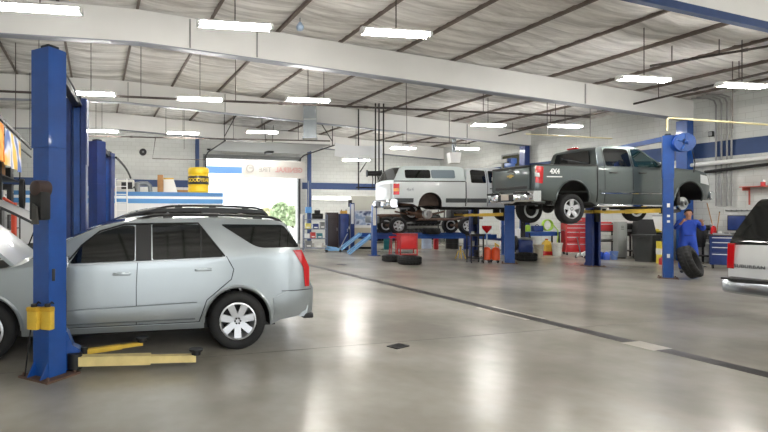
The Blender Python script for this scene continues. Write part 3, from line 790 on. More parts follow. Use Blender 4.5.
# ------------------------------------------------------------ white pickup with a camper shell, its body on the next lift
M_truckw = mat('white_truck_paint', (210, 215, 216), 0.35, coat=0.6)
M_shell = mat('camper_shell_white', (206, 216, 216), 0.35, coat=0.4)
def pickup_white():
    t = thing('pickup_truck', 'white pickup with camper shell on the lift, its rear wheel taken off', 'truck')
    B = Body(-1.30, 4.75, 0.90, [(-1.30, .62), (-.6, .55), (-.45, .47), (1.2, .45), (3.2, .43), (4.75, .58)], [(0, .53, .42), (3.66, .53, .42)],
             [(-1.30, 1.315), (1.27, 1.32), (1.285, 1.34), (1.36, 1.74), (1.46, 1.80), (2.4, 1.82), (2.75, 1.78), (3.30, 1.32), (3.4, 1.28), (4.5, 1.16), (4.72, 1.0), (4.75, .9)],
             [(-1.30, 1.33), (1.2, 1.33), (1.36, 1.27), (3.3, 1.27), (4.75, 1.1)], 0.24, smooth=0.03, rear=(0.12, 0.04, 2), front=(0.6, 0.14, 2.4), crown=0.03, tuck=0.05)
    B.shell('body', [M_truckw, M_black], t)
    C = Body(-1.28, 1.26, 0.895, [(-1.28, 1.31), (1.26, 1.31)], [], [(-1.28, 1.32), (-1.27, 1.34), (-1.02, 1.80), (-.88, 1.845), (.4, 1.86), (1.1, 1.84), (1.26, 1.78)], [(-1.28, 1.33), (1.26, 1.33)], 0.24, smooth=.04, rear=(.1, .03, 2), front=(.1, .03, 2), crown=.05, tuck=0)
    sh = C.shell('camper_shell', [M_shell, M_shell], t)
    for sd in (1, -1):
        C.panel('shell_window', [(-.93, 1.40), (.95, 1.40), (.95, 1.75), (-.93, 1.75)], sd, M_shell, sh, off=.012, round_=.08, label='pale window frame')
        C.panel('shell_window', [(-.88, 1.43), (.02, 1.43), (.02, 1.72), (-.88, 1.72)], sd, M_glass, sh, off=.02, round_=.06, label='dark rear half of the side window')
        C.panel('shell_window', [(.05, 1.43), (.90, 1.43), (.90, 1.72), (.05, 1.72)], sd, mat('painted_sky_glass', (120, 134, 144), 0.06, spec=0.8), sh, off=.02, round_=.06, label='paler front half of the side window')  # reflected sky is painted into this half's base colour
        B.panel('window', [(1.47, 1.28), (2.01, 1.27), (2.01, 1.71), (1.54, 1.75), (1.47, 1.70)], sd, M_glass, t, round_=.05, label='dark rear quarter window')
        B.panel('window', [(2.12, 1.28), (2.98, 1.28), (2.62, 1.68), (2.12, 1.71)], sd, M_glass, t, round_=.05, label='dark front door window')
        q = MB(); B.seam(q, [(1.275, .48), (1.275, 1.32)], sd, .018); B.seam(q, [(2.06, .48), (2.06, 1.72)], sd, .008); B.seam(q, [(3.05, 1.25), (3.1, .5)], sd, .008); q.obj('door_seam', M_black, t)
        q = MB(); B.seam(q, [(-1.28, 1.325), (1.25, 1.328)], sd, .016, .004); q.obj('bed_rail_seal', M_black, t)
        q = MB()
        for a, b in ((-1.24, -.60), (.55, 1.25), (1.31, 2.02), (2.09, 3.05)): B.panel('', rect(a, b, .60, .745), sd, None, None, off=.014, mb=q)
        q.obj('side_moulding', mat('dark_grey_moulding', (72, 76, 78), .5), t)
        B.panel('tail_light', rect(-1.295, -1.10, .86, 1.24), sd, M_redl, t, off=.012, thick=.12, round_=.02, label='tall red and amber tail light')
        B.panel('indicator_lamp', rect(-1.296, -1.12, .98, 1.08), sd, mat('amber_lens', (236, 150, 70), .2, coat=.3), t, off=.018, thick=.08)
        q = MB(); bar_handle(B, q, 2.24, 1.08, sd, .2); q.obj('door_handle', M_black, t)
        q = MB(); w = B.W(3.0, 1.3); q.rbox((3.02, sd * (w + .16), 1.38), (.1, .22, .2), .04); q.rbox((3.02, sd * (w + .04), 1.33), (.06, .12, .06), .02); q.obj('side_mirror', M_black, t)
    for i in (0, 1):
        q = MB(); B.arch_lip(q, i, .02); q.obj('wheel_arch', M_truckw, t)
    # shell's sloping rear glass
    C.top_panel('shell_rear_window', -1.262, -1.035, .06, M_glass, sh, off=.012)
    B.top_panel('windshield', 2.80, 3.28, .06, M_glass, t)
    w = B.W(-.7, 1.05); text('bed_decal', '4x4', .17, mat('grey_decal', (150, 156, 162), .5), (-.72, -(w + .005), 1.04), (1, 0, 0), (0, 0, 1), t, depth=.002)
    MB().rbox((-1.315, 0, .98), (.06, 1.42, .56), .02).obj('tailgate', M_truckw, t)
    q = MB(); g0, g1 = [], []
    for k in range(17):
        s = -1 + k / 8; y = .89 * s; xo = -1.52 + .12 * abs(s) ** 4
        g0.append([(xo + dx, y, z) for dx, z in ((.05, .44), (0, .50), (0, .64), (.04, .70), (.2, .705))]); g1.append([(xo + .24, y, z) for z in (.44, .50, .62, .69, .70)])
    q.sheet(g0, g1); bp = q.obj('rear_bumper', M_chrome, t, label='chrome rear bumper')
    MB().rbox((-1.525, 0, .57), (.02, .5, .15), .005).obj('license_plate', M_black, bp)
    q = MB(); q.bx(-.9, .9, -.6, .6, .50, .6); q.obj('bed_floor', M_brown, t, label='rusty underside of the bed')
    q = MB()
    for s in (-1, 1): q.bx(-.55, .62, s * .62 - .03, s * .62 + .03, .5, .95)
    q.obj('wheel_well', mat('dark_rust', (66, 52, 44), .8, noise=.3), t, label='rusty brown wheel well')
    underframe(t, -1.2, 4.3, .42)
    q = MB(); q.cyl((0, -.66, .21), (0, .66, .21), .05, 10); q.ball((0, 0, .21), (.17, .17, .16)); q.tube([(-.7, -.5, .3), (0, -.5, .16), (.7, -.5, .3)], .035, 6); q.tube([(-.7, .5, .3), (0, .5, .16), (.7, .5, .3)], .035, 6); q.obj('rear_axle', M_brown, t)
    q = MB().lathe([(0, .10), (.06, .10), (.07, .04), (.15, .03), (.17, 0), (.17, -.06), (.05, -.06)], (0, -.68, .21), (0, -1, 0), 24); q.obj('brake_drum', M_steel, t, label='bare grey rear brake drum')
    q = MB(); q.rbox((1.1, -.5, .45), (1.1, .34, .2), .05); q.obj('fuel_tank', M_black, t)
    q = MB(); q.bx(2.2, 3.4, -.35, .35, .4, .6); q.obj('transmission', M_dark, t)
    wheel(t, 0, .74, .3, .38, .25, .215, 'spoke6', 1)
    for sd in (1, -1): wheel(t, 3.66, sd * .74, .33, .38, .25, .215, 'spoke6', sd)
    q = MB(); q.rbox((4.76, 0, .62), (.16, 1.75, .2), .05); q.obj('front_bumper', M_chrome, t)
    return t
truckw = pickup_white()
place(truckw, 430.5, 17.6, 6, False, z=1.44, hw=0.90)

# ------------------------------------------------------------ big white SUV at the edge, tail towards us
M_suv = mat('white_suv_paint', (220, 222, 222), 0.3, coat=0.6)
def big_suv():
    t = thing('suv', 'big white SUV seen from behind, dark rear glass and red tail light', 'SUV')
    B = Body(-1.20, 4.3, 1.0, [(-1.20, .56), (-.6, .52), (-.5, .46), (3.0, .44), (4.3, .56)], [(0, .48, .46), (3.3, .48, .46)],
             [(-1.20, .92), (-1.19, 1.24), (-1.15, 1.30), (-.86, 1.86), (-.74, 1.925), (.6, 1.945), (1.9, 1.92), (2.2, 1.84), (2.8, 1.32), (3.0, 1.26), (4.0, 1.14), (4.25, .98), (4.3, .85)],
             [(-1.22, 1.28), (2.8, 1.24), (4.3, 1.08)], 0.27, smooth=.03, rear=(.2, .03, 2.4), front=(.7, .16, 2.4), crown=.03)
    B.shell('body', [M_suv, M_black], t)
    for sd in (1, -1):
        B.panel('window', [(-.98, 1.34), (.35, 1.33), (.35, 1.80), (-.76, 1.80)], sd, M_glass, t, round_=.06, label='dark cargo window')
        B.panel('window', [(.45, 1.32), (1.28, 1.31), (1.28, 1.80), (.45, 1.80)], sd, M_glass, t, round_=.05, label='dark rear door window')
        B.panel('window', [(1.40, 1.30), (2.55, 1.29), (2.1, 1.72), (1.9, 1.80), (1.40, 1.80)], sd, M_glass, t, round_=.05, label='dark front door window')
        q = MB(); B.seam(q, [(.40, .5), (.40, 1.82)], sd, .007); B.seam(q, [(1.34, .5), (1.34, 1.82)], sd, .007); B.seam(q, [(2.62, 1.26), (2.66, .5)], sd, .007); q.obj('door_seam', M_black, t)
        for x in (.6, 1.5):
            q = MB(); bar_handle(B, q, x, 1.12, sd); q.obj('door_handle', M_suv, t)
        B.panel('tail_light', rect(-1.217, -1.06, .90, 1.27), sd, M_redl, t, off=.014, thick=.085, round_=.02, label='tall red tail light')
        B.panel('rear_pillar', [(-1.135, 1.31), (-.99, 1.315), (-.77, 1.83), (-.86, 1.85)], sd, M_black, t, off=.008)
        B.panel('side_moulding', rect(.5, 2.8, .66, .78), sd, M_suv, t, off=.014)
        pts = [(-.5 + 2.2 * k / 12, sd * (B.W(0, 1.92) - .1), B.up(-.5 + 2.2 * k / 12) + .06 * min(1, min(k, 12 - k) / 1.5)) for k in range(13)]
        MB().tube(pts, .02, 6).obj('roof_rail', M_black, t)
        q = MB(); w = B.W(2.5, 1.3); q.rbox((2.5, sd * (w + .16), 1.36), (.1, .24, .2), .04); q.obj('side_mirror', M_black, t)
    for i in (0, 1):
        q = MB(); B.arch_lip(q, i, .02); q.obj('wheel_arch', M_suv, t)
    B.top_panel('rear_window', -1.168, -.80, .005, M_glass, t, off=.012, fwd=-.012, label='big dark tailgate glass')
    B.top_panel('windshield', 2.24, 2.78, .06, M_glass, t)
    q = MB(); q.tube([(-1.20, .05, 1.33), (-1.11, .4, 1.44)], .012, 6); q.obj('rear_wiper', M_black, t)
    text('tailgate_lettering', 'SUBURBAN', .066, mat('grey_chrome_letters', (112, 114, 118), .4), (-1.207, .72, .945), (0, -1, 0), (0, 0, 1), t, depth=.004, bold=0.0, spacing=1.1)
    q = MB(); q.rbox((-1.206, -.08, 1.06), (.02, .34, .15), .004); q.obj('license_plate', M_whited, t)
    q = MB(); g0, g1 = [], []
    for k in range(17):
        s = -1 + k / 8; y = .97 * s; xo = -1.42 + .10 * abs(s) ** 4
        g0.append([(xo + dx, y, z) for dx, z in ((.04, .56), (0, .59), (0, .72), (.03, .765))]); g1.append([(xo + .26, y, z) for z in (.56, .59, .72, .765)])
    q.sheet(g0, g1); bp = q.obj('rear_bumper', mat('dull_chrome', (150, 154, 158), .22, .9), t, label='chrome rear bumper')
    MB().rbox((-1.315, 0, .77), (.23, 1.86, .035), .012).obj('step_pad', M_black, bp)
    MB().rbox((-1.425, .0, .655), (.02, .46, .12), .006).obj('bumper_insert', M_black, bp)
    MB().rbox((-1.46, .0, .40), (.32, .10, .10), .01).obj('tow_hitch', M_black, t)
    MB().cyl((-1.25, -.7, .42), (-.8, -.7, .42), .035, 10).obj('tailpipe', M_dark, t)
    underframe(t, -1.1, 4.0, .42)
    q = MB(); q.cyl((0, -.8, .39), (0, .8, .39), .05, 8); q.obj('rear_axle', M_dark, t)
    for sd in (1, -1):
        wheel(t, 0, sd * .82, .39, .39, .25, .215, 'spoke6', sd); wheel(t, 3.3, sd * .82, .39, .39, .25, .215, 'spoke6', sd)
    q = MB(); q.rbox((4.32, 0, .62), (.16, 1.8, .2), .05); q.obj('front_bumper', M_chrome, t)
    return t
suv = big_suv()
# far rear corner on the floor below column 722 at depth 8.55
c = GP(717, 7.35)
suv.location = (c.x + 1.38, c.y - 1.0, 0); suv.scale = (1, 1, .975)
# ============================================================ two-post lifts
def sd(s, d): return RT * s + FW * d                                        # a direction given across / into the view
def lift(label, A, B, pa, pb, hood_z=None, arms=(), mats=(M_blue, M_blued), group=None, beam_m=None, z_beam=None):
    """A, B: (column px, depth, height, opening direction)"""
    a = GP(A[0], A[1]); b = GP(B[0], B[1]); o = a
    t = thing('two_post_lift', label, 'car lift', a)
    for (q, spec, m, zc) in ((a, A, mats[0], pa), (b, B, mats[1], pb)):
        q = q - o; op = spec[3].normalized(); ac = op.cross(Vector((0, 0, 1))); h = spec[2]; wd = spec[4] if len(spec) > 4 else .26
        hw, hd = wd / 2, wd / 2 * .92; k = wd * .1
        C = [(-hw, -hd), (hw, -hd), (hw, hd), (hw * .5, hd), (hw * .5, hd - k), (hw - k, hd - k), (hw - k, -hd + k), (-hw + k, -hd + k), (-hw + k, hd - k), (-hw * .5, hd - k), (-hw * .5, hd), (-hw, hd)]
        p = MB().prism(C, q + Vector((0, 0, .02)), ac, op, (0, 0, h - .02)).obj('post', m, t, smooth=False)
        f = MB(); f.prism(rect(-hw - .10, hw + .10, -hd - .10, hd + .10), q, ac, op, (0, 0, .02))
        for sx in (-1, 1):
            for sy in (-1, 1): f.cyl(q + ac * sx * (hw + .06) + op * sy * (hd + .06) + Vector((0, 0, .02)), q + ac * sx * (hw + .06) + op * sy * (hd + .06) + Vector((0, 0, .05)), .016, 6)
        f.obj('base_plate', M_brown, p)
        g = MB()
        for sx in (-1, 1):
            g.prism([(0, 0), (.09, 0), (0, .16)], q + ac * sx * hw * .8 - op * (hd) + Vector((0, 0, .02)), -op, (0, 0, 1), ac * .012)
        g.obj('gusset', m, p)
        # sleeve of the upper extension
        e = MB(); r = .012
        e.prism([(-hw - r, -hd - r), (hw + r, -hd - r), (hw + r, hd * .8), (hw, hd * .8), (hw, -hd), (-hw, -hd), (-hw, hd * .8), (-hw - r, hd * .8)], q + Vector((0, 0, h * .70)), ac, op, (0, 0, h * .30))
        e.obj('post_extension', m, p, smooth=False)
        c = MB(); c.prism(rect(-hw * .45, hw * .45, -hd * .55, hd + .06), q + Vector((0, 0, zc - .1)), ac, op, (0, 0, .75))
        c.obj('carriage', M_black, t)
        if h < 3.6 and spec is B:
            c = MB(); c.prism(rect(-hw * .42, hw * .42, hd * .5, hd * .8), q + Vector((0, 0, zc + .7)), ac, op, (0, 0, h - zc - .85)); c.obj('cover_plate', M_blue, p)
        c = MB(); c.cyl(q + op * (hd - .06) + Vector((0, 0, zc + .6)), q + op * (hd - .06) + Vector((0, 0, h - .1)), .012, 6)
        c.cyl(q + op * (hd - .03) + ac * hw * .3 + Vector((0, 0, zc + .6)), q + op * (hd - .03) + ac * hw * .3 + Vector((0, 0, h - .1)), .008, 6); c.obj('lift_chain', M_dark, p)
        f = MB(); f.prism(rect(-hw * .5, hw * .5, -hd * .6, hd * .6), q + Vector((0, 0, h)), ac, op, (0, 0, .05))
        for sx in (-1, 1): f.cyl(q + ac * sx * .03 - op * .02 + Vector((0, 0, h + .02)), q + ac * sx * .03 + op * .02 + Vector((0, 0, h + .02)), .04, 10)
        f.obj('pulley_cap', M_dark, p)
    qa = Vector((0, 0, (z_beam or A[2]) - .06)); qb = b - o + Vector((0, 0, (z_beam or B[2]) - .06))
    dv = (qb - qa).normalized()
    u = dv.cross(Vector((0, 0, 1))).normalized(); w = u.cross(dv)
    MB().prism([(-.05, -.06), (.05, -.06), (.05, .06), (-.05, .06)], qa + dv * .1, u, w, (qb - qa) - dv * .2).obj('overhead_beam', beam_m or M_dark, t, smooth=False)
    hs = MB(); hs.tube([qa + u * .09 + Vector((0, 0, -.1)), qa + u * .08 + dv * .6 + Vector((0, 0, -.02)), (qa + qb) / 2 + u * .08 + Vector((0, 0, .0)), qb + u * .08 + Vector((0, 0, -.06))], .012, 6)
    hs.obj('hydraulic_hose', M_black, t)
    for arm in arms:
        p0, p1, m = Vector(arm[0]) - o, Vector(arm[1]) - o, arm[2]
        dv = (p1 - p0).normalized(); up = Vector((0, 0, 1)); si = dv.cross(up).normalized(); L = (p1 - p0).length
        aw = arm[3] if len(arm) > 3 else .055; ah = arm[4] if len(arm) > 4 else .05
        x = MB(); x.prism([(-aw, -ah), (aw, -ah), (aw, ah), (-aw, ah)], p0, si, up, dv * (L * .62))
        ar = x.obj('arm', m, t, smooth=False)
        x = MB(); x.prism([(-aw * .75, -ah * .75), (aw * .75, -ah * .75), (aw * .75, ah * .75), (-aw * .75, ah * .75)], p0 + dv * L * .6, si, up, dv * (L * .4)); x.obj('arm_extension', m, ar, smooth=False)
        x = MB(); x.cyl(p1 + up * ah * .7, p1 + up * (ah + .035), .05, 14); x.cyl(p1 + up * (ah + .03), p1 + up * (ah + .05), .075, 14); x.obj('lift_pad', M_black, ar)
        x = MB(); x.cyl(p0 - up * (ah + .03), p0 + up * (ah + .03), aw * 1.25, 14); x.obj('arm_pivot', M_black, ar)
    return t, a, b
opA = sd(.50, .87)
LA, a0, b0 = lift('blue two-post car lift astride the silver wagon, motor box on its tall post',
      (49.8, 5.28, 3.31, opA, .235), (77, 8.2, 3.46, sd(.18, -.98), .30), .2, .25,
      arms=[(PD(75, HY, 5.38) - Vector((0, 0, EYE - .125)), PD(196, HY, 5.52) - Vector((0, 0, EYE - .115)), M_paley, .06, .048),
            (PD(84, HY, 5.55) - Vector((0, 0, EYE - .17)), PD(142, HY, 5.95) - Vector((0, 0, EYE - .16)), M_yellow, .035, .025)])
q = a0
foot = MB(); fo = sd(.9, .2).normalized()
foot.prism([(0, .03), (.17, .03), (.17, .24), (.10, .28), (.05, .42), (0, .46)], Vector((0, 0, 0)) + sd(.10, .08), fo, (0, 0, 1), sd(-.03, .14)).obj('arm_bracket', M_blue, LA)
# motor unit on the post
f = sd(-.42, -.90).normalized(); rgt = sd(.90, -.42).normalized()
pm = -opA.normalized() * .12 + rgt * .085
mt = MB(); mt.rbox((pm.x - opA.normalized().x * .07, pm.y - opA.normalized().y * .07, 1.73), (.155, .13, .28), .02, math.atan2(rgt.y, rgt.x)); mt.obj('motor_box', M_black, LA)
c = pm - opA.normalized() * .09; mt = MB(); mt.lathe([(0, .06), (.05, .06), (.078, .04), (.082, 0), (.082, -.10), (0, -.10)], (c.x, c.y, 1.90), -opA, 20); mt.obj('motor', mat('brown_black_motor', (62, 46, 42), .45), LA)
mt = MB(); mt.prism([(-.03, 0), (.05, 0), (.03, .17), (-.02, .2)], c + Vector((0, 0, 1.55)) - opA.normalized() * .06 + rgt * .03, rgt, (0, 0, 1), -opA.normalized() * .02); mt.obj('reservoir_corner', mat('charcoal_plastic', (58, 56, 54), .4), LA)
MB().rbox((pm.x + rgt.x * .10, pm.y + rgt.y * .10, 1.05), (.03, .03, .12), .006).obj('lock_release', M_black, LA)
# the safety cable guard: thin bar that runs down to the foot
MB().tube([(q - q) + sd(-.13, -.12) + Vector((0, 0, .62)), sd(-.16, -.14) + Vector((0, 0, .3)), sd(-.22, -.08) + Vector((0, 0, .02))], .008, 6).obj('ground_strap', M_dark, LA)
for k, (px, lab) in enumerate(((34.0, 'yellow arm adapter hung on the blue post, farther from the silver door'), (47.5, 'yellow arm adapter hung on the blue post, next to the silver door'))):
    p = PD(px, HY, 5.06); t = thing('lift_adapter', lab, 'lift adapter', (p.x, p.y, .52), math.atan2(rgt.y, rgt.x) + .1, 'yellow lift adapters')
    MB().rbox((0, 0, .11), (.118, .07, .22), .012).obj('block', M_yellow, t)
    MB().rbox((0, -.002, .20), (.124, .076, .045), .01).obj('collar', mat('ochre_paint', (190, 150, 40), .5), t)
    MB().cyl((0, 0, .22), (0, 0, .25), .03, 12).obj('stub', M_dark, t)
    MB().tube([(0, .03, .24), (0, .06, .26), (0, .09, .24)], .008, 6).obj('hook', M_dark, t)
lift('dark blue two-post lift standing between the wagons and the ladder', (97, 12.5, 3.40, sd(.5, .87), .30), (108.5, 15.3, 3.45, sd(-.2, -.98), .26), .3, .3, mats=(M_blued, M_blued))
# grey pickup's lift
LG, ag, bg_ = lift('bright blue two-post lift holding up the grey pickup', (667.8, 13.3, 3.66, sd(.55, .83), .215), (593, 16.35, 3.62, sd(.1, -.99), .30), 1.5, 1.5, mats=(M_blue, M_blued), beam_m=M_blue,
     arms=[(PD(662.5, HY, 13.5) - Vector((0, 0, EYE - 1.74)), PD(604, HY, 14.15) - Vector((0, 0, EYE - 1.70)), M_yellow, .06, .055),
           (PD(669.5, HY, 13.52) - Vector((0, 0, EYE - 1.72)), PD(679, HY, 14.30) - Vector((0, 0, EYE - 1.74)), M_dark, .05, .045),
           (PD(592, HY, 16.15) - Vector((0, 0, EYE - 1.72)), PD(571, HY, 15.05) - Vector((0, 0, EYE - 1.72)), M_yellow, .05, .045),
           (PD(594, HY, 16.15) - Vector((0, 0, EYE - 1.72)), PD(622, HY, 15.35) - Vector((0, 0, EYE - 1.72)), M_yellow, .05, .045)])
for z, s in ((1.87, .1), (1.60, .06), (1.46, .06), (.58, .1)):
    MB().rbox((-.02 + .0, 0, 0), (.001, .001, .001), .0001) if False else None
    pl = -sd(.55, .83).normalized() * .145; MB().rbox((pl.x, pl.y, z), (.06, .006, s), .002, math.atan2(-sd(.55, .83).x, sd(.55, .83).y)).obj('warning_label', M_white, LG)
LW, aw_, bw_ = lift('blue two-post lift holding up the white pickup', (509.5, 17.35, 3.35, sd(.4, .9), .30), (474, 19.98, 3.35, sd(-.1, -.99), .30), 1.35, 1.35, mats=(M_blue, M_blued), beam_m=M_whited, z_beam=3.52,
     arms=[(PD(505, HY, 17.5) - Vector((0, 0, EYE - 1.64)), PD(464, HY, 18.2) - Vector((0, 0, EYE - 1.60)), M_yellow, .06, .055),
           (PD(510, HY, 17.6) - Vector((0, 0, EYE - 1.62)), PD(511, HY, 18.5) - Vector((0, 0, EYE - 1.62)), M_yellow, .05, .045),
           (PD(473, HY, 19.8) - Vector((0, 0, EYE - 1.62)), PD(455, HY, 19.2) - Vector((0, 0, EYE - 1.62)), M_yellow, .05, .045)])
MB().rbox((.05, -.05, 3.42), (.24, .2, .2), .04).obj('motor_unit', M_blue, LW)
# blue hose reel on the grey pickup's post
p = PD(683, 142.5, 12.95); hr = thing('hose_reel', 'round blue hose reel fixed beside the top of the bright blue post', 'hose reel', p)
ax = -FW + RT * -.25
MB().lathe([(.07, -.09), (.235, -.09), (.24, -.075), (.08, -.07), (.08, .07), (.24, .075), (.235, .09), (.07, .09)], (0, 0, 0), ax, 32, closed=True).obj('drum', M_blue, hr)
MB().lathe([(.085, -.06), (.20, -.06), (.215, -.03), (.215, .03), (.20, .06), (.085, .06)], (0, 0, 0), ax, 32, closed=True).obj('coiled_hose', mat('bright_blue_hose', (30, 84, 200), .4), hr)
sp = MB()
for k in range(5):
    t_ = 2 * math.pi * k / 5 + .4; dd = RT * math.cos(t_) + Vector((0, 0, math.sin(t_))); e = -FW * .097
    sp.tube([e + dd * .03, e + dd * .22], .014, 6)
sp.ball(tuple(-FW * .095), .05); sp.obj('flange_spoke', M_blue, hr)
br = MB(); br.tube([(0, 0, 0), RT * -.12 + Vector((0, 0, -.02)) + FW * .03], .03, 8); br.obj('bracket', M_blue, hr)
MB().tube([RT * .2 + Vector((0, 0, -.1)), RT * .25 + Vector((0, 0, -.3)), RT * .30 + Vector((0, 0, -.5)), RT * .27 + Vector((0, 0, -.75))], .012, 6).obj('hanging_hose', M_black, hr)

# ============================================================ four-post alignment rack with its ramps, bare chassis on it
def rack():
    th = R(4) - YAW; u = Vector((math.cos(th), math.sin(th), 0)); v = Vector((-math.sin(th), math.cos(th), 0))
    o = GP(374, 20.6); t = thing('four_post_lift', 'blue four-post drive-on rack with two sloping pale blue ramps', 'car lift', o)
    L, Wd = 5.4, 2.9
    for (x, y, h, m) in ((0, 0, 2.0, M_blue), (L, 0, 2.0, M_blue), (-.02, Wd + .3, 2.15, M_blued), (L, Wd + .3, 2.0, M_blued)):
        c = u * x + v * y
        p = MB().prism(rect(-.09, .09, -.09, .09), c, u, v, (0, 0, h)).obj('post', m, t, smooth=False)
        MB().prism(rect(-.2, .2, -.2, .2), c, u, v, (0, 0, .02)).obj('base_plate', M_blued, p)
        MB().prism(rect(-.07, .05, -.11, -.09), c + Vector((0, 0, 1.2)), u, v, (0, 0, h - 1.25)).obj('white_guard', M_white, p)
    for y in (.40, 2.0):
        c = v * y + u * .1 + Vector((0, 0, .74))
        x = MB().prism(rect(0, L - .2, 0, .5), c, u, v, (0, 0, .05)); x.prism(rect(0, L - .2, 0, .04), c + Vector((0, 0, -.10)), u, v, (0, 0, .17)); x.prism(rect(0, L - .2, .46, .5), c + Vector((0, 0, -.10)), u, v, (0, 0, .17))
        rn = x.obj('runway', M_blue, t, smooth=False)
        g0 = [c + Vector((0, 0, .04)) + v * .02, c + Vector((0, 0, .04)) + v * .46]; e = c - u * .95; e.z = .012
        g1 = [e + v * .02, e + v * .46]
        s = MB().sheet([g0, g1], [[q - Vector((0, 0, .05)) if i == 0 else q for i, q in enumerate([g0[0], g0[1]])], [g1[0] - Vector((0, 0, .01)), g1[1] - Vector((0, 0, .01))]])
        for w in (.02, .44): s.prism([(0, 0), (0, .07), (.97, -.66), (.97, -.73)], c + v * w + Vector((0, 0, .03)), -u, (0, 0, 1), v * .02)
        s.obj('ramp', M_ltblue, t, smooth=False)
    for x in (.12, L - .12): MB().prism(rect(-.08, .08, .1, Wd + .2), u * x + Vector((0, 0, .56)), u, v, (0, 0, .1)).obj('cross_beam', M_blued, t, smooth=False)
    return t, o, u, v
RK, ro, ru, rv = rack()
def chassis():
    t = thing('truck_chassis', 'bare dark truck chassis with wheels standing on the blue rack', 'chassis', ro + ru * 1.22 + rv * 1.45 + Vector((0, 0, .798)), math.atan2(ru.y, ru.x))
    for s in (-1, 1):
        MB().tube([(-.75, s * .42, .72), (-.3, s * .42, .80), (.35, s * .42, .80), (.8, s * .42, .62), (2.5, s * .42, .62), (3.0, s * .42, .70), (3.8, s * .42, .68)], .06, 6).obj('frame_rail', M_brown, t)
    for x in (-.6, .5, 1.5, 2.4, 3.6): MB().bx(x - .05, x + .05, -.42, .42, .6, .7).obj('cross_member', M_dark, t)
    for x in (0, 2.95):
        MB().cyl((x, -.7, .36), (x, .7, .36), .055, 10).ball((x, 0, .36), (.16, .17, .15)).obj('axle', M_brown, t)
        for s in (-1, 1): wheel(t, x, s * .785, .362, .362, .24, .215, 'spoke6', s)
    for s in (-1, 1): MB().tube([(-.6, s * .5, .55), (0, s * .5, .44), (.6, s * .5, .55)], .035, 6).obj('leaf_spring', M_dark, t)
    MB().rbox((1.4, -.1, .62), (1.0, .5, .3), .06).obj('fuel_tank', M_dark, t)
    MB().cyl((0.1, 0, .42), (2.2, 0, .6), .045, 10).obj('drive_shaft', M_steel, t)
    MB().rbox((2.9, 0, .82), (.8, .5, .45), .08).obj('engine_block', M_dark, t)
    MB().rbox((-.85, 0, .62), (.14, 1.6, .3), .05).obj('rear_bumper', M_galv, t, label='pale metal bumper')
    return t
chassis()
# ============================================================ loose things of the shop
UP = Vector((0, 0, 1))
VIEW_RZ = -YAW                                                               # rotation that squares a thing to the view
SIDE_RZ = R(-90)                                                             # front (-y) turned to face -x, for things along the right-hand wall
def V3(p, z=None): return Vector((p[0], p[1], p[2] if z is None else z))
def tire_thing(loc, r, w, lab, rot=None, grp='loose tires'):
    t = thing('car_tire', lab, 'tire', loc, 0, grp)
    if rot is not None: t.rotation_euler = rot
    h = w / 2; tr = r * .60
    prof = [(tr, -h * .7), (tr + .02, -h), (r - .06, -h * 1.03), (r - .015, -h * .85), (r, -h * .62), (r, -h * .30), (r - .014, -h * .27), (r - .014, -h * .2), (r, -h * .17), (r, h * .17), (r - .014, h * .2), (r - .014, h * .27), (r, h * .3), (r, h * .62), (r - .015, h * .85), (r - .06, h * 1.03), (tr + .02, h), (tr, h * .7), (tr + .012, 0)]
    q = MB().lathe(prof, (0, 0, 0), (0, 0, 1), 96, closed=True)
    for i, v in enumerate(q.v):                                              # tread blocks: notches cut round both shoulders
        row, k = divmod(i, 96)
        if row in (3, 4, 5, 12, 13, 14) and k % 4 in (0, 1): f = 1 - .016 / r; q.v[i] = (v[0] * f, v[1] * f, v[2])
    q.obj('tread_ring', M_rubber, t)
    b = MB().lathe([(tr + .016, -h * .98), (tr + .028, -h * 1.0), (tr + .04, -h * 1.015)], n=48); b.obj('bead', M_black, t)
    return t
def flat(px, base, r, w, lab, d=None, grp='loose tires'):
    p = G(px, base) if d is None else GP(px, d); return tire_thing((p.x, p.y, w / 2 * 1.03), r, w, lab, None, grp)
p = GP(393.5, 17.6); flat(0, 0, .33, .24, 'tire lying flat under the red cart, the one partly behind the other', 17.55) if False else None
def flat_at(px, d, r, w, lab): 
    p = GP(px, d); return tire_thing((p.x, p.y, w / 2 * 1.03), r, w, lab)
flat_at(391.5, 18.0, .33, .22, 'tire lying flat on the floor just in front of the red cart, smaller look')
flat_at(409.5, 17.0, .385, .27, 'bigger tire lying flat beside a smaller one, before the red cart')
flat_at(526, 18.3, .36, .27, 'tire lying flat on the floor under the tail of the grey pickup')
# the tire that leans on the post
p = GP(690, 13.15); tl = tire_thing((p.x, p.y, .395), .415, .28, 'worn tire standing tilted beside the bright blue post, by the mechanic')
axis = (RT * .58 - FW * .74 + UP * .34).normalized()
tl.rotation_mode = 'QUATERNION'; tl.rotation_quaternion = axis.to_track_quat('Z', 'Y')
zmin = 9
for k in range(72):
    a = 2 * math.pi * k / 72; _, u_, w_ = frame_of(axis)
    for hh in (-.14, .14): zmin = min(zmin, (u_ * math.cos(a) * .405 + w_ * math.sin(a) * .405 + axis * hh).z)
tl.location.z = -zmin + .004

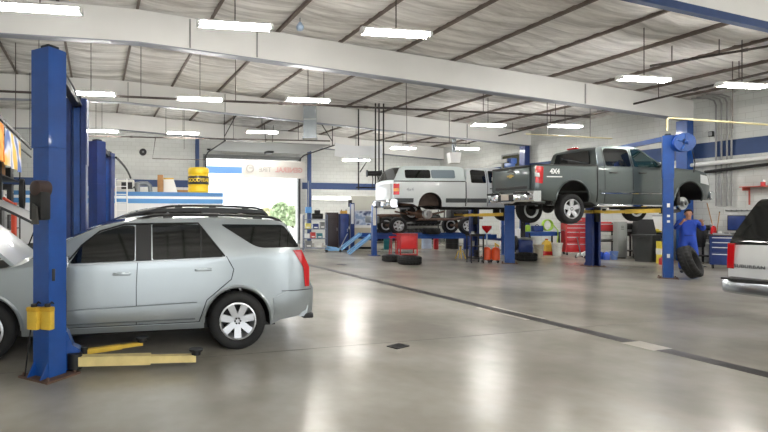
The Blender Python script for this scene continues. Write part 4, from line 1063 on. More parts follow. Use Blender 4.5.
# ------------------------------------------------------------ generic makers (front looks to -y of the thing)
def drawer_chest(name, lab, loc, rz, w, d, h, rows, m, cols=(1,), feet=.12, top_box=0.0, handle=M_steel, cat='tool chest'):
    t = thing(name, lab, cat, loc, rz)
    MB().bx(-w / 2, w / 2, -d / 2, d / 2, feet, h).obj('cabinet', m, t, smooth=False)
    z = feet + .03; nr = len(rows); tot = sum(rows); H = h - feet - .05
    for i, r in enumerate(rows):
        hh = H * r / tot; n = cols[i % len(cols)]
        for c in range(n):
            x0 = -w / 2 + .025 + (w - .05) * c / n; x1 = -w / 2 + .025 + (w - .05) * (c + 1) / n
            dr = MB().rbox(((x0 + x1) / 2, -d / 2 - .008, z + hh / 2), (x1 - x0 - .012, .022, hh - .014), .006).obj('drawer', m, t)
            MB().rbox(((x0 + x1) / 2, -d / 2 - .026, z + hh * .82), (x1 - x0 - .05, .022, .022), .006).obj('drawer_handle', handle, dr)
        z += hh
    MB().bx(-w / 2 - .01, w / 2 + .01, -d / 2 - .01, d / 2 + .01, h, h + .03).obj('top', mat('black_top', (34, 34, 36), .5), t, smooth=False)
    for sx in (-1, 1):
        for sy in (-1, 1):
            MB().cyl((sx * (w / 2 - .08) - .02, sy * (d / 2 - .08), feet * .45), (sx * (w / 2 - .08) + .02, sy * (d / 2 - .08), feet * .45), feet * .45, 12).bx(sx * (w / 2 - .08) - .012, sx * (w / 2 - .08) + .012, sy * (d / 2 - .08) - .02, sy * (d / 2 - .08) + .02, feet * .5, feet).obj('caster', M_black, t)
    for s in (-1, 1): MB().tube([(s * w / 2, -d / 2 + .05, h * .75), (s * (w / 2 + .05), -d / 2 + .05, h * .78), (s * (w / 2 + .05), d / 2 - .05, h * .78), (s * w / 2, d / 2 - .05, h * .75)], .012, 6).obj('side_handle', handle, t)
    return t
def bench(lab, loc, rz, w, d, h, m, name='workbench', shelf=True):
    t = thing(name, lab, 'workbench', loc, rz)
    MB().rbox((0, 0, h - .025), (w, d, .05), .008).obj('worktop', m, t)
    for sx in (-1, 1):
        for sy in (-1, 1): MB().bx(sx * (w / 2 - .05) - .025, sx * (w / 2 - .05) + .025, sy * (d / 2 - .05) - .025, sy * (d / 2 - .05) + .025, 0, h - .05).obj('leg', M_dark, t, smooth=False)
    if shelf: MB().bx(-w / 2 + .03, w / 2 - .03, -d / 2 + .03, d / 2 - .03, .22, .25).obj('lower_shelf', M_dark, t, smooth=False)
    MB().bx(-w / 2 + .05, w / 2 - .05, -d / 2 + .02, -d / 2 + .04, h - .17, h - .05).obj('apron', m, t, smooth=False)
    return t
def rack_unit(lab, loc, rz, w, d, h, levels, m, name='shelf_rack'):
    t = thing(name, lab, 'shelves', loc, rz)
    for sx in (-1, 1):
        for sy in (-1, 1): MB().bx(sx * w / 2 - .02, sx * w / 2 + .02, sy * d / 2 - .02, sy * d / 2 + .02, 0, h).obj('upright', m, t, smooth=False)
    for z in levels: MB().bx(-w / 2, w / 2, -d / 2, d / 2, z - .03, z).obj('shelf', m, t, smooth=False)
    return t
def bin_can(name, lab, loc, r0, r1, h, m, lid=None, cat='bin', square=False, handles=False):
    t = thing(name, lab, cat, loc, R(10))
    if square:
        o = [(-1, -1), (1, -1), (1, 1), (-1, 1)]; pr = rounded(o, .3, 4)
        g = [[(x * rr, y * rr, z) for x, y in pr] for rr, z in ((r0, 0), (r1, h), (r1 * 1.06, h), (r1 * 1.06, h - .06), (r1 * 1.0, h - .06))]
        mb = MB(); n = len(pr); vs = [q for row in g[:4] for q in row]; fs = []
        for i in range(3): fs += [(i * n + k, i * n + (k + 1) % n, (i + 1) * n + (k + 1) % n, (i + 1) * n + k) for k in range(n)]
        fs.append(tuple(range(n))[::-1]); mb.add(vs, fs); ins = [(x * r1 * .94, y * r1 * .94, h - .03) for x, y in pr]; mb.add(ins, [tuple(range(n))]); mb.add(g[1] + ins, [(k, (k + 1) % n, n + (k + 1) % n, n + k) for k in range(n)])
        mb.obj('tub', m, t)
    else:
        MB().lathe([(0, 0), (r0, 0), (r0 + (r1 - r0) * .5, h * .5), (r1, h - .04), (r1 + .012, h - .04), (r1 + .012, h), (r1 - .015, h), (r0 - .01, .03), (0, .03)], n=24).obj('tub', m, t)
    if handles:
        for s in (-1, 1): MB().tube([(s * r1, -.08, h - .14), (s * (r1 + .05), -.08, h - .12), (s * (r1 + .05), .08, h - .12), (s * r1, .08, h - .14)], .016, 6).obj('handle', m, t)
    elif lid is None: MB().tube([(-r1, 0, h - .05), (-r1 * .9, -r1 * .5, h - .14), (0, -r1 * 1.04, h - .2), (r1 * .9, -r1 * .5, h - .14), (r1, 0, h - .05)], .006, 6).obj('wire_handle', M_steel, t)
    if lid: MB().lathe([(0, h + .04), (r1 * .7, h + .035), (r1 + .015, h), (r1 + .015, h - .02), (0, h - .02)], n=24).obj('lid', lid, t)
    return t
def jug(name, lab, loc, w, d, h, m, cap, cat='jug', rz=0, group=None):
    t = thing(name, lab, cat, loc, rz, group)
    pr = rounded([(-w / 2, -d / 2), (w / 2, -d / 2), (w / 2, d / 2), (-w / 2, d / 2)], .03, 3); n = len(pr); mb = MB()
    rows = [(1, 0), (1, h * .62), (.86, h * .76), (.42, h * .88), (.30, h * .9), (.30, h * .95)]
    vs = [(x * k, y * k, z) for k, z in rows for x, y in pr]; fs = []
    for i in range(len(rows) - 1): fs += [(i * n + k, i * n + (k + 1) % n, (i + 1) * n + (k + 1) % n, (i + 1) * n + k) for k in range(n)]
    fs += [tuple(range(n))[::-1], tuple(range((len(rows) - 1) * n, len(rows) * n))]; mb.add(vs, fs).obj('bottle', m, t)
    MB().cyl((0, 0, h * .94), (0, 0, h), min(w, d) * .22, 12).obj('cap', cap, t)
    MB().tube([(w * .3, 0, h * .85), (w * .62, 0, h * .82), (w * .64, 0, h * .55), (w * .48, 0, h * .5)], .012, 6).obj('grip', m, t)
    return t
def carton(lab, loc, s, rz=0, m=M_card, name='cardboard_box', group=None, flaps=False, cat='box'):
    t = thing(name, lab, cat, loc, rz, group)
    MB().rbox((0, 0, s[2] / 2), s, .006).obj('body', m, t)
    MB().bx(-s[0] / 2 - .002, s[0] / 2 + .002, -.03, .03, s[2] * .7, s[2] + .002).obj('packing_tape', mat('tape_tan', (196, 160, 112), .4), t, smooth=False)
    return t

# ------------------------------------------------------------ left part: storage room with blue band, things on its roof
PYW = 19.6; PX0, PX1, PZ = XL, 4.70, 2.47
mb = MB().bx(PX0, PX1, PYW, PYW + 3.4, 0, PZ); struct('wall_storage', mb, mat('white_partition', (226, 228, 228), .5))
for k, (z0, z1, m) in enumerate(((2.32, 2.475, mat('band_blue', (72, 128, 186), .5)), (2.22, 2.32, mat('band_white', (242, 244, 246), .5)), (2.05, 2.22, mat('band_blue_pale', (86, 150, 208), .5)))):
    tn += 1; struct('trim_%d' % tn, MB().bx(PX0, PX1 + .012, PYW - .014, PYW, z0, z1).bx(PX1, PX1 + .012, PYW, PYW + 3.4, z0, z1), m)
def onroof(px, y=20.2): p = PY(px, 200, y); return Vector((p.x, p.y, PZ + .006))
w_ = thing('wrapped_tire_stack', 'yellow wrapped tire stack with a black lettered band on the storage roof', 'tire display', onroof(198.5, 20.0))
R0 = .41
MB().lathe([(.2, 0), (R0 - .04, 0), (R0, .05), (R0, .20), (R0 - .02, .24), (R0, .28), (R0, .66), (R0 - .02, .70), (R0, .74), (R0, .92), (R0 - .04, .98), (.2, .98)], n=40).obj('wrapping', mat('yellow_wrap', (236, 200, 36), .35, noise=.06), w_)
MB().lathe([(R0 + .003, .32), (R0 + .008, .33), (R0 + .008, .63), (R0 + .003, .64)], n=40).obj('band', mat('black_band', (46, 46, 48), .4), w_)
me = text_mesh('GOODYEAR', .20, .003, .004, .86); me.materials.clear(); me.materials.append(mat('band_letters', (240, 206, 60), .4))
fa = math.atan2(-1, 0)
for v in me.vertices:
    a = -math.pi / 2 - .18 + v.co.x / (R0 + .012); v.co = Vector(((R0 + .011 + v.co.z) * math.cos(a), (R0 + .011 + v.co.z) * math.sin(a), .48 + v.co.y))
o = bpy.data.objects.new('band_lettering', me); COL.objects.link(o); o.parent = w_
MB().tube([(R0 + .0, .0, .5), (R0 + .08, -.02, .5), (R0 + .08, -.04, .32), (R0 + .0, -.02, .32)], .012, 6).obj('strap', M_whited, w_)
carton('tall brown carton on the storage roof, beside the leaning white panel', onroof(160.5, 19.95), (.20, .35, .66), R(-12))
t = thing('price_board', 'white panel with yellow top edge leaning on the storage roof', 'board', onroof(170, 20.15), R(-16))
MB().add([(-.24, -.06, 0), (.30, -.06, 0), (.12, .08, .54), (-.28, .08, .54), (-.24, -.02, 0), (.30, -.02, 0), (.12, .12, .54), (-.28, .12, .54)], [(0, 1, 2, 3), (7, 6, 5, 4), (0, 4, 5, 1), (1, 5, 6, 2), (2, 6, 7, 3), (3, 7, 4, 0)]).obj('panel', M_white, t, smooth=False)
MB().box((-.08, .095, .555), (.42, .06, .05)).obj('top_edge', M_yellow, t)
MB().bx(-.2, .1, .12, .14, 0, .45).obj('back_leg', M_card, t, smooth=False)
carton('flat brown carton on the storage roof behind the yellow tire stack', onroof(183, 20.9), (.5, .4, .14), R(5))
# grey blower machine
t = thing('blower_unit', 'grey blower with a bent duct on the storage roof', 'machine', onroof(135, 20.1), R(-10))
MB().rbox((-.35, 0, .24), (.62, .4, .46), .03).obj('housing', M_whited, t); MB().rbox((-.28, -.215, .24), (.4, .03, .26), .01).obj('dark_panel', M_dark, t)
MB().tube([(0, 0, .3), (.25, 0, .34), (.45, 0, .34), (.56, 0, .24), (.58, 0, 0.02)], .085, 12).obj('duct', M_galv, t)
MB().cyl((.1, -.1, 0), (.1, -.1, .34), .1, 14).obj('motor', M_grey, t); MB().tube([(-.1, -.15, .1), (.0, -.22, .2), (.05, -.2, .04)], .03, 8).obj('cable', M_black, t)
t = carton('brown carton under the blower shelf, by the white ladder', onroof(112.5, 19.9), (.22, .3, .2), R(-8))
t = carton('grey white carton standing at the ladder on the storage roof', onroof(109, 20.5), (.3, .3, .42), R(4), M_whited)
# black exhaust hose arching down from the lift
h0, h1, h2, h3 = PD(116, 157.5, 15.3), PD(118, 159, 16.5), PD(127, 167, 18.5), PY(130.5, 178, 20.0)
pts = []
for k in range(21):
    s = k / 20; pts.append(h0 * (1 - s) ** 3 + h1 * 3 * s * (1 - s) ** 2 + h2 * 3 * s * s * (1 - s) + h3 * s ** 3)
tag(MB().tube(pts, .035, 8).obj('exhaust_hose', M_black), 'black hose arching from the dark blue lift to the blower', 'hose')
# ladder
q = PY(121.5, 205, 19.2); t = thing('ladder', 'white ladder leaning on the blue banded storage wall', 'ladder', (q.x, 19.0, 0), 0)
for s in (-1, 1): MB().tube([(s * .2, -.25, 0), (s * .2, .42, 2.95)], .026, 8).obj('rail', M_white, t)
for k in range(9):
    f_ = (k + 1) / 10; MB().cyl((-.2, -.25 + .67 * f_, 2.95 * f_), (.2, -.25 + .67 * f_, 2.95 * f_), .016, 8).obj('rung', M_white, t)
# round black speaker on the wall
p = PY(143, 152, YB - .07); t = thing('wall_speaker', 'small round black fitting high on the back block wall', 'speaker', p)
MB().lathe([(0, .06), (.07, .05), (.16, .06), (.18, .03), (.18, -.06), (0, -.06)], (0, 0, 0), (0, -1, 0), 20).obj('body', M_black, t); MB().lathe([(0, .064), (.05, .066), (.05, .05)], (0, 0, 0), (0, -1, 0), 16).obj('cone', M_grey, t)

# far left: storage rack, hung banners, red mast
rk = rack_unit('tall dark storage rack by the end wall, behind the open hoods', (-3.05, 17.2, 0), 0, 1.1, 3.6, 3.2, (.4, 1.2, 2.0, 2.75), M_dark)
for k, (y, z, s, m, nm, lab, cat) in enumerate((
    (15.9, 1.206, (.5, .5, .45), M_black, 'black_case', 'black case on the middle shelf of the tall rack, towards the hoods', 'case'),
    (16.7, 1.206, (.55, .5, .55), M_grey, 'grey_bin', 'grey bin on the middle shelf of the tall rack', 'bin'),
    (17.6, 1.206, (.5, .5, .4), M_black, 'black_case', 'black case on the middle shelf of the tall rack, towards the ladder', 'case'),
    (15.8, 2.006, (.6, .45, .5), M_dark, 'tool_case', 'dark case on the third shelf of the tall rack, near the hung banners', 'case'),
    (16.8, 2.006, (.5, .45, .35), M_whited, 'storage_bin', 'off-white bin on the third shelf of the tall rack', 'bin'),
    (17.8, 2.006, (.6, .45, .55), M_black, 'black_bin', 'tall black bin on the third shelf of the tall rack', 'bin'),
    (16.2, 2.756, (.6, .5, .34), M_card, 'cardboard_box', 'brown carton on top of the tall rack', 'box'),
    (17.7, 2.756, (.6, .6, .3), M_black, 'black_case', 'flat black case on top of the tall rack', 'case'))):
    t = thing(nm, lab, cat, (-2.85, y, z), 0); MB().rbox((0, 0, s[2] / 2), s, .02).obj('body', m, t); MB().rbox((0, 0, s[2] + .012), (s[0] * 1.03, s[1] * 1.03, .03), .008).obj('lid', M_dark, t)
    MB().rbox((s[0] / 2 + .01, 0, s[2] * .6), (.02, .14, .04), .006).obj('handle', M_grey, t)
# rail along the rack with two cloth banners
rail = thing('banner_rail', 'long dark rail hung high along the left side, carrying cloth banners', 'rail', (-2.30, 13.0, 4.04))
MB().bx(-.03, .03, 0, 7.4, -.05, .05).obj('beam', M_dark, rail, smooth=False); MB().bx(-.02, .02, 0, 7.4, -.34, -.30).obj('lower_beam', M_dark, rail, smooth=False)
for y in (.3, 3.6, 7.0): MB().cyl((0, y, .05), (0, y, zroof(-2.3) - 4.04 - .1), .014, 6).obj('hanger_rod', M_pipe, rail)
def banner_mat(name, cols, sc):
    m = bpy.data.materials.new(name); m.use_nodes = True; nt = m.node_tree; b = nt.nodes['Principled BSDF']; b.inputs['Roughness'].default_value = .75
    tc = nt.nodes.new('ShaderNodeTexCoord'); n = nt.nodes.new('ShaderNodeTexNoise'); n.inputs['Scale'].default_value = sc; n.inputs['Detail'].default_value = 1
    nt.links.new(tc.outputs['Object'], n.inputs['Vector']); r = nt.nodes.new('ShaderNodeValToRGB'); r.color_ramp.interpolation = 'EASE'
    e = r.color_ramp.elements; e[0].position = .36; e[0].color = lin(cols[0]); e[1].position = .5; e[1].color = lin(cols[1])
    x = e.new(.62); x.color = lin(cols[2]); nt.links.new(n.outputs['Fac'], r.inputs['Fac']); nt.links.new(r.outputs['Color'], b.inputs['Base Color']); return m
def cloth(name, lab, p0, p1, z1, z0, m, waves=2.5, amp=.03, sag=0.0, cat='banner'):
    """cloth hung between floor points p0 and p1, from height z1 down to z0"""
    p0, p1 = V3(p0, 0), V3(p1, 0); mid = (p0 + p1) / 2; dv = p1 - p0; n = Vector((-dv.y, dv.x, 0)).normalized()
    t = thing(name, lab, cat, (mid.x, mid.y, z1)); g = []; g2 = []
    for i in range(25):
        s = i / 24; row = []; row2 = []
        for j in range(9):
            k = j / 8; q = p0 + dv * s - mid; z = -(z1 - z0) * k - sag * 4 * s * (1 - s) * (1 - .35 * k); off = amp * (.3 + k) * math.sin(waves * 2 * math.pi * s + .8 * k)
            row.append(q + n * off + UP * z); row2.append(q + n * (off + .008) + UP * z)
        g.append(row); g2.append(row2)
    MB().sheet(g, g2).obj('cloth', m, t)
    for s in (0, 1):
        q = p0 + dv * s - mid; MB().lathe([(.012, -.006), (.025, 0), (.012, .006)], q + UP * -.03 + n * (.3 * amp * math.sin(waves * 2 * math.pi * s) + .004), n, 10).obj('eyelet', M_steel, t)
        MB().tube([q + UP * -.02, q + UP * .12], .006, 5).obj('tie', M_whited, t)
    return t
cloth('hanging_banner', 'orange cloth banner hung from the dark rail before the printed one', (-2.24, 13.2), (-2.24, 14.2), 3.88, 2.95, banner_mat('orange_banner_cloth', ((240, 150, 40), (238, 130, 30), (250, 190, 90)), 2.2))
cloth('hanging_banner', 'white cloth banner with blue and yellow print hung from the dark rail', (-2.24, 14.4), (-2.24, 17.2), 3.86, 2.92, banner_mat('printed_banner_cloth', ((92, 116, 176), (226, 228, 238), (236, 196, 90)), 1.4))
t = thing('engine_hoist', 'red hoist mast standing before the blue banded wall, by the open hoods', 'hoist', GP(14, 13.6), R(-20))
MB().bx(-.05, .05, -.05, .05, .08, 1.95).obj('mast', mat('orange_red_paint', (206, 72, 44), .5), t, smooth=False)
MB().tube([(0, 0, 1.9), (.0, -.5, 2.05)], .04, 8).obj('boom', mat('orange_red_paint', (206, 72, 44)), t)
for s in (-1, 1): MB().tube([(0, .1, .1), (s * .35, -.9, .1)], .04, 8).cyl((s * .35 - .02, -.88, .05), (s * .35 + .02, -.88, .05), .05, 10).obj('leg', M_dark, t)
MB().tube([(0, .25, .1), (0, .05, 1.2)], .03, 8).obj('ram', M_steel, t)
MB().tube([(0, .1, .06), (0, .3, .06)], .05, 8).obj('base', M_dark, t)
# hanging coil of black hose on the rack end
t = thing('hose_coil', 'coil of black hose hung on the end of the tall rack', 'hose', (-2.42, 18.6, 2.5))
for k in range(4): MB().tube([(.03 * k, .30 * math.cos(2 * math.pi * a / 20), .5 * math.sin(2 * math.pi * a / 20) - .2) for a in range(20)], .028, 6, closed=True).obj('loop', M_black, t)
MB().tube([(-.1, 0, .3), (.12, 0, .3)], .015, 6).obj('hook', M_dark, t)

# ------------------------------------------------------------ back wall by the roller door
for px, lab in ((196.5, None), (308, None)):
    p = PY(px, 170, BEAMS[4] - .05); tn += 1
    struct('trim_%d' % tn, MB().bx(p.x - .09, p.x + .09, BEAMS[4] - .32, BEAMS[4] - .14, 0 if px > 300 else PZ + .0, zbot(p.x) - .05), M_stripe)
t = thing('door_track', 'overhead track and hangers of the raised roller door', 'door track', (0, 0, 0))
for x in (DX0 - .06, DX1 + .06):
    MB().tube([(x, YB - .2, .2), (x, YB - .2, DZ - .3), (x, YB - .35, DZ + .1), (x, YB - .9, DZ + .22), (x, YB - 4.6, DZ + .30)], .035, 6).obj('rail', M_dark, t)
    MB().tube([(x, YB - 4.4, DZ + .3), (x, YB - 4.4, zroof(x) - .15)], .02, 6).obj('hanger', M_dark, t)
    MB().tube([(x, YB - 4.4, DZ + .5), (x + (.7 if x < 8 else -.7), YB - 4.4, zroof(x) - .2)], .02, 6).obj('brace', M_dark, t)
MB().cyl((DX0, YB - .35, DZ + .42), (DX1, YB - .35, DZ + .42), .05, 12).obj('torsion_shaft', M_dark, t)
MB().rbox(((DX0 + DX1) / 2 + .5, YB - 1.3, DZ + .34), (.35, .6, .3), .04).obj('opener_motor', M_black, t)
for s in (-1, 1): MB().tube([((DX0 + DX1) / 2 + .5 + s * .16, YB - 1.3, DZ + .48), ((DX0 + DX1) / 2 + .5 + s * .25, YB - 1.3, zroof(8) - .15)], .018, 6).obj('opener_bracket', M_dark, t)
sl = MB()
g0 = [[(DX0 + .05, YB - .8 - 3.6 * i / 8, DZ + .30 + .008 * (i % 2)), (DX1 - .05, YB - .8 - 3.6 * i / 8, DZ + .30 + .008 * (i % 2))] for i in range(9)]
sl.sheet(g0, [[(a[0], a[1], a[2] + .05) for a in r] for r in g0]).obj('raised_door', mat('door_panel_grey', (158, 158, 156), .7), t, smooth=False)
# banner over the door: seen from behind, so the print shows through mirrored
bx0, bx1 = PY(242, 170, 21.9), PY(305, 170, 21.9)
bz1, bz0 = PY(270, 160.5, 21.9).z, PY(270, 178, 21.9).z
bn = cloth('hanging_banner', 'white banner with faint mirrored lettering hung across the doorway', (bx0.x, 21.9), (bx1.x, 21.9), bz1, bz0, mat('thin_banner_cloth', (216, 212, 206), .8), .5, .012)
W_ = bx1.x - bx0.x
m1, m2 = mat('faded_red_print', (208, 166, 160), .8), mat('faded_grey_print', (176, 172, 168), .8)
text('banner_lettering', 'GENERAL', .30, m1, (W_ * .235, -.045, -.42), (-1, 0, 0), (0, 0, 1), bn, depth=.001, bold=.012, spacing=1.02)
text('banner_lettering', 'TIRE', .30, m2, (-W_ * .145, -.045, -.42), (-1, 0, 0), (0, 0, 1), bn, depth=.001, bold=.008)
MB().lathe([(.13, -.002), (.2, -.002), (.2, .002), (.13, .002)], (-W_ * .38, -.045, -.38), (0, -1, 0), 24, closed=True).box((-W_ * .38 + .04, -.045, -.36), (.2, .004, .05)).obj('banner_emblem', m2, bn)
c0, c1 = PY(335, 150, 19.0), PY(382, 150, 19.0)
cloth('hanging_banner', 'plain white banner sagging from a pipe above the four-post rack', (c0.x, 19.0), (c1.x, 19.0), PY(335, 142.5, 19.0).z, PY(335, 156, 19.0).z, mat('white_banner_cloth', (226, 228, 230), .8), 1.5, .03, .10)
# galvanised duct
p = PY(310, 110, 19.3); pt = PY(310, 139, 19.3)
t = thing('hanging_duct', 'shiny galvanised duct hanging from the roof between two light fixtures', 'duct', (p.x, 19.3, pt.z), R(-25))
zt = zroof(p.x) - .15 - pt.z
MB().bx(-.26, .26, -.24, .24, 0.06, zt).obj('duct', M_galv, t, smooth=False); MB().bx(-.29, .29, -.27, .27, 0, .07).obj('rim', M_galv, t, smooth=False)
MB().bx(-.275, .275, -.255, .255, .74, .78).bx(-.275, .275, -.255, .255, 1.4, 1.44).obj('joint_seam', M_steel, t, smooth=False)
MB().bx(-.24, .24, -.22, .22, -.004, .03).obj('grille', M_whited, t, smooth=False)
p = PY(454, 158, 21.0); t = thing('ceiling_diffuser', 'white square diffuser hanging over the white pickup', 'diffuser', p, R(-20))
MB().prism([(-.2, -.25), (.2, -.25), (.27, .25), (-.27, .25)], (0, -.24, 0), (1, 0, 0), (0, 0, 1), (0, .48, 0)).obj('box', M_white, t, smooth=False)
MB().cyl((0, 0, .25), (0, 0, zroof(p.x) - p.z - .1), .1, 14).obj('pipe', M_galv, t); MB().bx(-.22, .22, -.2, .2, -.27, -.25).obj('grille', M_whited, t)
p = PY(300, 22, 12.0); t = thing('ceiling_sensor', 'small pale sensor hanging at the top edge of the white beam', 'sensor', p)
MB().lathe([(0, -.22), (.08, -.2), (.1, -.12), (.04, -.02), (.02, 0)], n=14).obj('dome', mat('pale_sensor_blue', (170, 190, 214), .4), t); MB().cyl((0, 0, 0), (0, 0, zroof(p.x) - .1 - p.z), .02, 8).obj('stem', M_conduit, t)
# lit trough under the stripe
p0, p1 = PY(312, 198, YB - .15), PY(351, 198, YB - .15); t = thing('wall_light', 'long lit white trough on the back wall under the navy stripe', 'light', ((p0.x + p1.x) / 2, YB - .15, p0.z))
L_ = (p1.x - p0.x) / 2
MB().bx(-L_, L_, 0, .14, -.12, .12).obj('housing', M_white, t, smooth=False); MB().cyl((-L_ + .05, -.05, 0), (L_ - .05, -.05, 0), .05, 10).obj('tube', mat('dim_lit_tube', (255, 252, 244), .4, emit=4.0), t)

# shelves and cabinets at the back
d0 = 23.6
sh_p = GP(315, d0); rk2 = rack_unit('open steel shelf of small parts right of the doorway', (sh_p.x, sh_p.y, 0), VIEW_RZ, 1.05, .45, 1.62, (.12, .55, .98, 1.4), mat('blue_grey_steel', (92, 102, 126), .5))
def on_rack(dx, z, d=0.0):
    v = Matrix.Rotation(VIEW_RZ, 3, 'Z') @ Vector((dx, d, 0)); return Vector((sh_p.x + v.x, sh_p.y + v.y, z + .006))
tb = mat('tub_teal', (60, 120, 130), .5)
for dx, z, s, m, nm, lab, cat in ((-.36, .55, (.2, .28, .2), M_white, 'parts_bin', 'white bin on the second shelf of the parts shelf', 'bin'), (-.1, .55, (.22, .28, .26), mat('bin_red', (180, 52, 48), .5), 'parts_bin', 'red bin on the second shelf of the parts shelf', 'bin'),
    (.2, .55, (.26, .28, .22), tb, 'parts_bin', 'teal bin on the second shelf of the parts shelf', 'bin'), (-.32, .98, (.24, .28, .24), mat('tub_yellow', (214, 200, 110), .5), 'parts_bin', 'pale yellow bin on the third shelf of the parts shelf', 'bin'),
    (.02, .98, (.26, .3, .22), M_blued, 'parts_bin', 'navy bin on the third shelf of the parts shelf', 'bin'), (.33, .98, (.22, .28, .3), M_grey, 'parts_bin', 'grey bin on the third shelf of the parts shelf', 'bin'),
    (-.3, .12, (.3, .3, .3), M_grey, 'parts_bin', 'big grey bin at the bottom of the parts shelf', 'bin'), (.15, .12, (.34, .3, .26), M_whited, 'parts_bin', 'off-white bin at the bottom of the parts shelf', 'bin')):
    t = thing(nm, lab, cat, on_rack(dx, z), VIEW_RZ, 'bins of the parts shelf'); MB().prism([(-s[1] / 2, 0), (s[1] / 2, 0), (s[1] / 2, s[2]), (-s[1] / 2 + .04, s[2]), (-s[1] / 2, s[2] * .55)], (-s[0] / 2, 0, 0), (0, 1, 0), (0, 0, 1), (s[0], 0, 0)).obj('tub', m, t, smooth=False)
    MB().bx(-s[0] * .3, s[0] * .3, -s[1] / 2 - .004, -s[1] / 2 + .001, s[2] * .15, s[2] * .35).obj('label_holder', M_white, t)
t = thing('air_compressor', 'dark compressor on top of the parts shelf', 'compressor', on_rack(.1, 1.4), VIEW_RZ); MB().cyl((-.25, 0, .14), (.25, 0, .14), .13, 14).obj('tank', M_dark, t); MB().rbox((0, 0, .34), (.26, .2, .16), .03).obj('pump', M_black, t); MB().tube([(-.1, 0, .42), (0, 0, .5), (.12, 0, .42)], .015, 6).obj('handle', M_steel, t)
def locker(lab, px, d, w, dp, h, m, rz=VIEW_RZ, doors=1):
    t = thing('tall_cabinet', lab, 'cabinet', GP(px, d), rz); MB().bx(-w / 2, w / 2, -dp / 2, dp / 2, .04, h).obj('carcass', m, t, smooth=False)
    MB().bx(-w / 2 + .03, w / 2 - .03, -dp / 2 + .03, dp / 2 - .03, 0, .04).obj('plinth', M_black, t)
    for k in range(doors):
        x0 = -w / 2 + .015 + (w - .03) * k / doors; x1 = -w / 2 + .015 + (w - .03) * (k + 1) / doors
        dr = MB().rbox(((x0 + x1) / 2, -dp / 2 - .01, h / 2 + .02), (x1 - x0 - .012, .024, h - .1), .006).obj('door', m, t)
        MB().rbox((x1 - .05, -dp / 2 - .032, h * .55), (.02, .025, .14), .006).obj('handle', M_steel, dr)
        for z in (.8, .84, .88): MB().bx(x0 + .08, x1 - .1, -dp / 2 - .024, -dp / 2 - .021, h * z - .008, h * z + .008).obj('vent_slot', M_black, dr)
    return t
locker('tall brown black cabinet between the parts shelf and the navy locker', 331.5, 24.2, .56, .5, 1.72, mat('brown_black_cabinet', (58, 46, 48), .45))
locker('tall navy locker with a yellow box on top', 343.5, 23.8, .38, .5, 1.66, M_blued)
p = GP(343.5, 23.8); carton('small yellow box on top of the navy locker', (p.x, p.y, 1.666), (.3, .24, .13), VIEW_RZ, mat('box_yellow', (214, 164, 70), .6), 'yellow_box')
t = thing('door_panel', 'tall narrow white board standing at the doorway jamb', 'board', GP(302, 24.6), VIEW_RZ)
MB().bx(-.08, .08, -.03, .03, 0, 1.66).obj('board', M_white, t, smooth=False); MB().bx(-.10, .10, -.05, .05, 0, .05).obj('foot', M_grey, t)
p = PY(308.5, 210, BEAMS[4] - .36); t = thing('switch_box', 'light blue electrical box on the post by the doorway', 'electrical box', p); MB().rbox((0, 0, 0), (.34, .14, .34), .02).obj('box', mat('box_blue', (84, 140, 196), .5), t); MB().rbox((0, -.08, 0), (.28, .02, .28), .006).obj('cover', mat('box_blue', (0, 0, 0)), t); MB().cyl((0, 0, .17), (0, 0, 1.6), .018, 8).obj('conduit', M_conduit, t)
# floor jack behind
def floor_jack(lab, px, d, m, rz):
    t = thing('floor_jack', lab, 'floor jack', GP(px, d), rz)
    for s in (-1, 1): MB().prism([(-.35, .06), (.30, .06), (.34, .14), (-.2, .18)], (0, s * .11, 0), (1, 0, 0), (0, 0, 1), (0, .02, 0)).obj('side_plate', m, t, smooth=False)
    MB().prism([(-.2, .12), (.26, .20), (.3, .26), (-.18, .2)], (0, -.04, 0), (1, 0, 0), (0, 0, 1), (0, .08, 0)).obj('lift_arm', m, t, smooth=False); MB().cyl((.3, 0, .2), (.3, 0, .3), .05, 12).obj('saddle', M_steel, t)
    for x, s in ((.28, 1), (.28, -1), (-.3, 1), (-.3, -1)): MB().cyl((x, s * .14, .06), (x, s * .17, .06), .06, 12).obj('caster', M_black, t)
    MB().tube([(-.3, 0, .16), (-.62, 0, .8)], .018, 8).obj('handle', M_steel, t); return t
floor_jack('pale blue floor jack on the floor near the foot of the ramps', 333, 22.4, M_ltblue, R(160))
floor_jack('white floor jack standing before the red tool chest', 584, 19.4, M_white, R(20))

# alignment board and overhead hose rack behind the four-post rack
t = thing('alignment_console', 'white alignment console with pictured panel behind the four-post rack', 'console', GP(364, 24.6), VIEW_RZ)
MB().bx(-.55, .55, -.2, .2, .1, 1.0).obj('cabinet', mat('tan_cabinet', (196, 188, 166), .6), t, smooth=False); MB().bx(-.5, .5, -.16, .16, 0, .1).obj('plinth', M_dark, t)
MB().bx(-.5, .5, -.06, .06, 1.0, 1.85).obj('display_frame', M_white, t, smooth=False)
MB().bx(-.45, .45, -.075, -.06, 1.12, 1.78).obj('picture_panel', banner_mat('picture_print', ((70, 84, 120), (206, 216, 230), (150, 170, 200)), 4.0), t, smooth=False)
MB().bx(-.62, .62, -.12, .12, 1.85, 2.5).obj('header_box', mat('pale_header', (222, 222, 208), .5), t, smooth=False)
for s in (-1, 1): MB().rbox((s * .68, -.05, 2.15), (.16, .26, .34), .03).obj('camera_head', M_black if s < 0 else M_white, t)
t = thing('hanging_hose_frame', 'black hanging frame of hoses and a reel above the four-post rack', 'hose rack', (0, 0, 0))
dg_ = 21.0
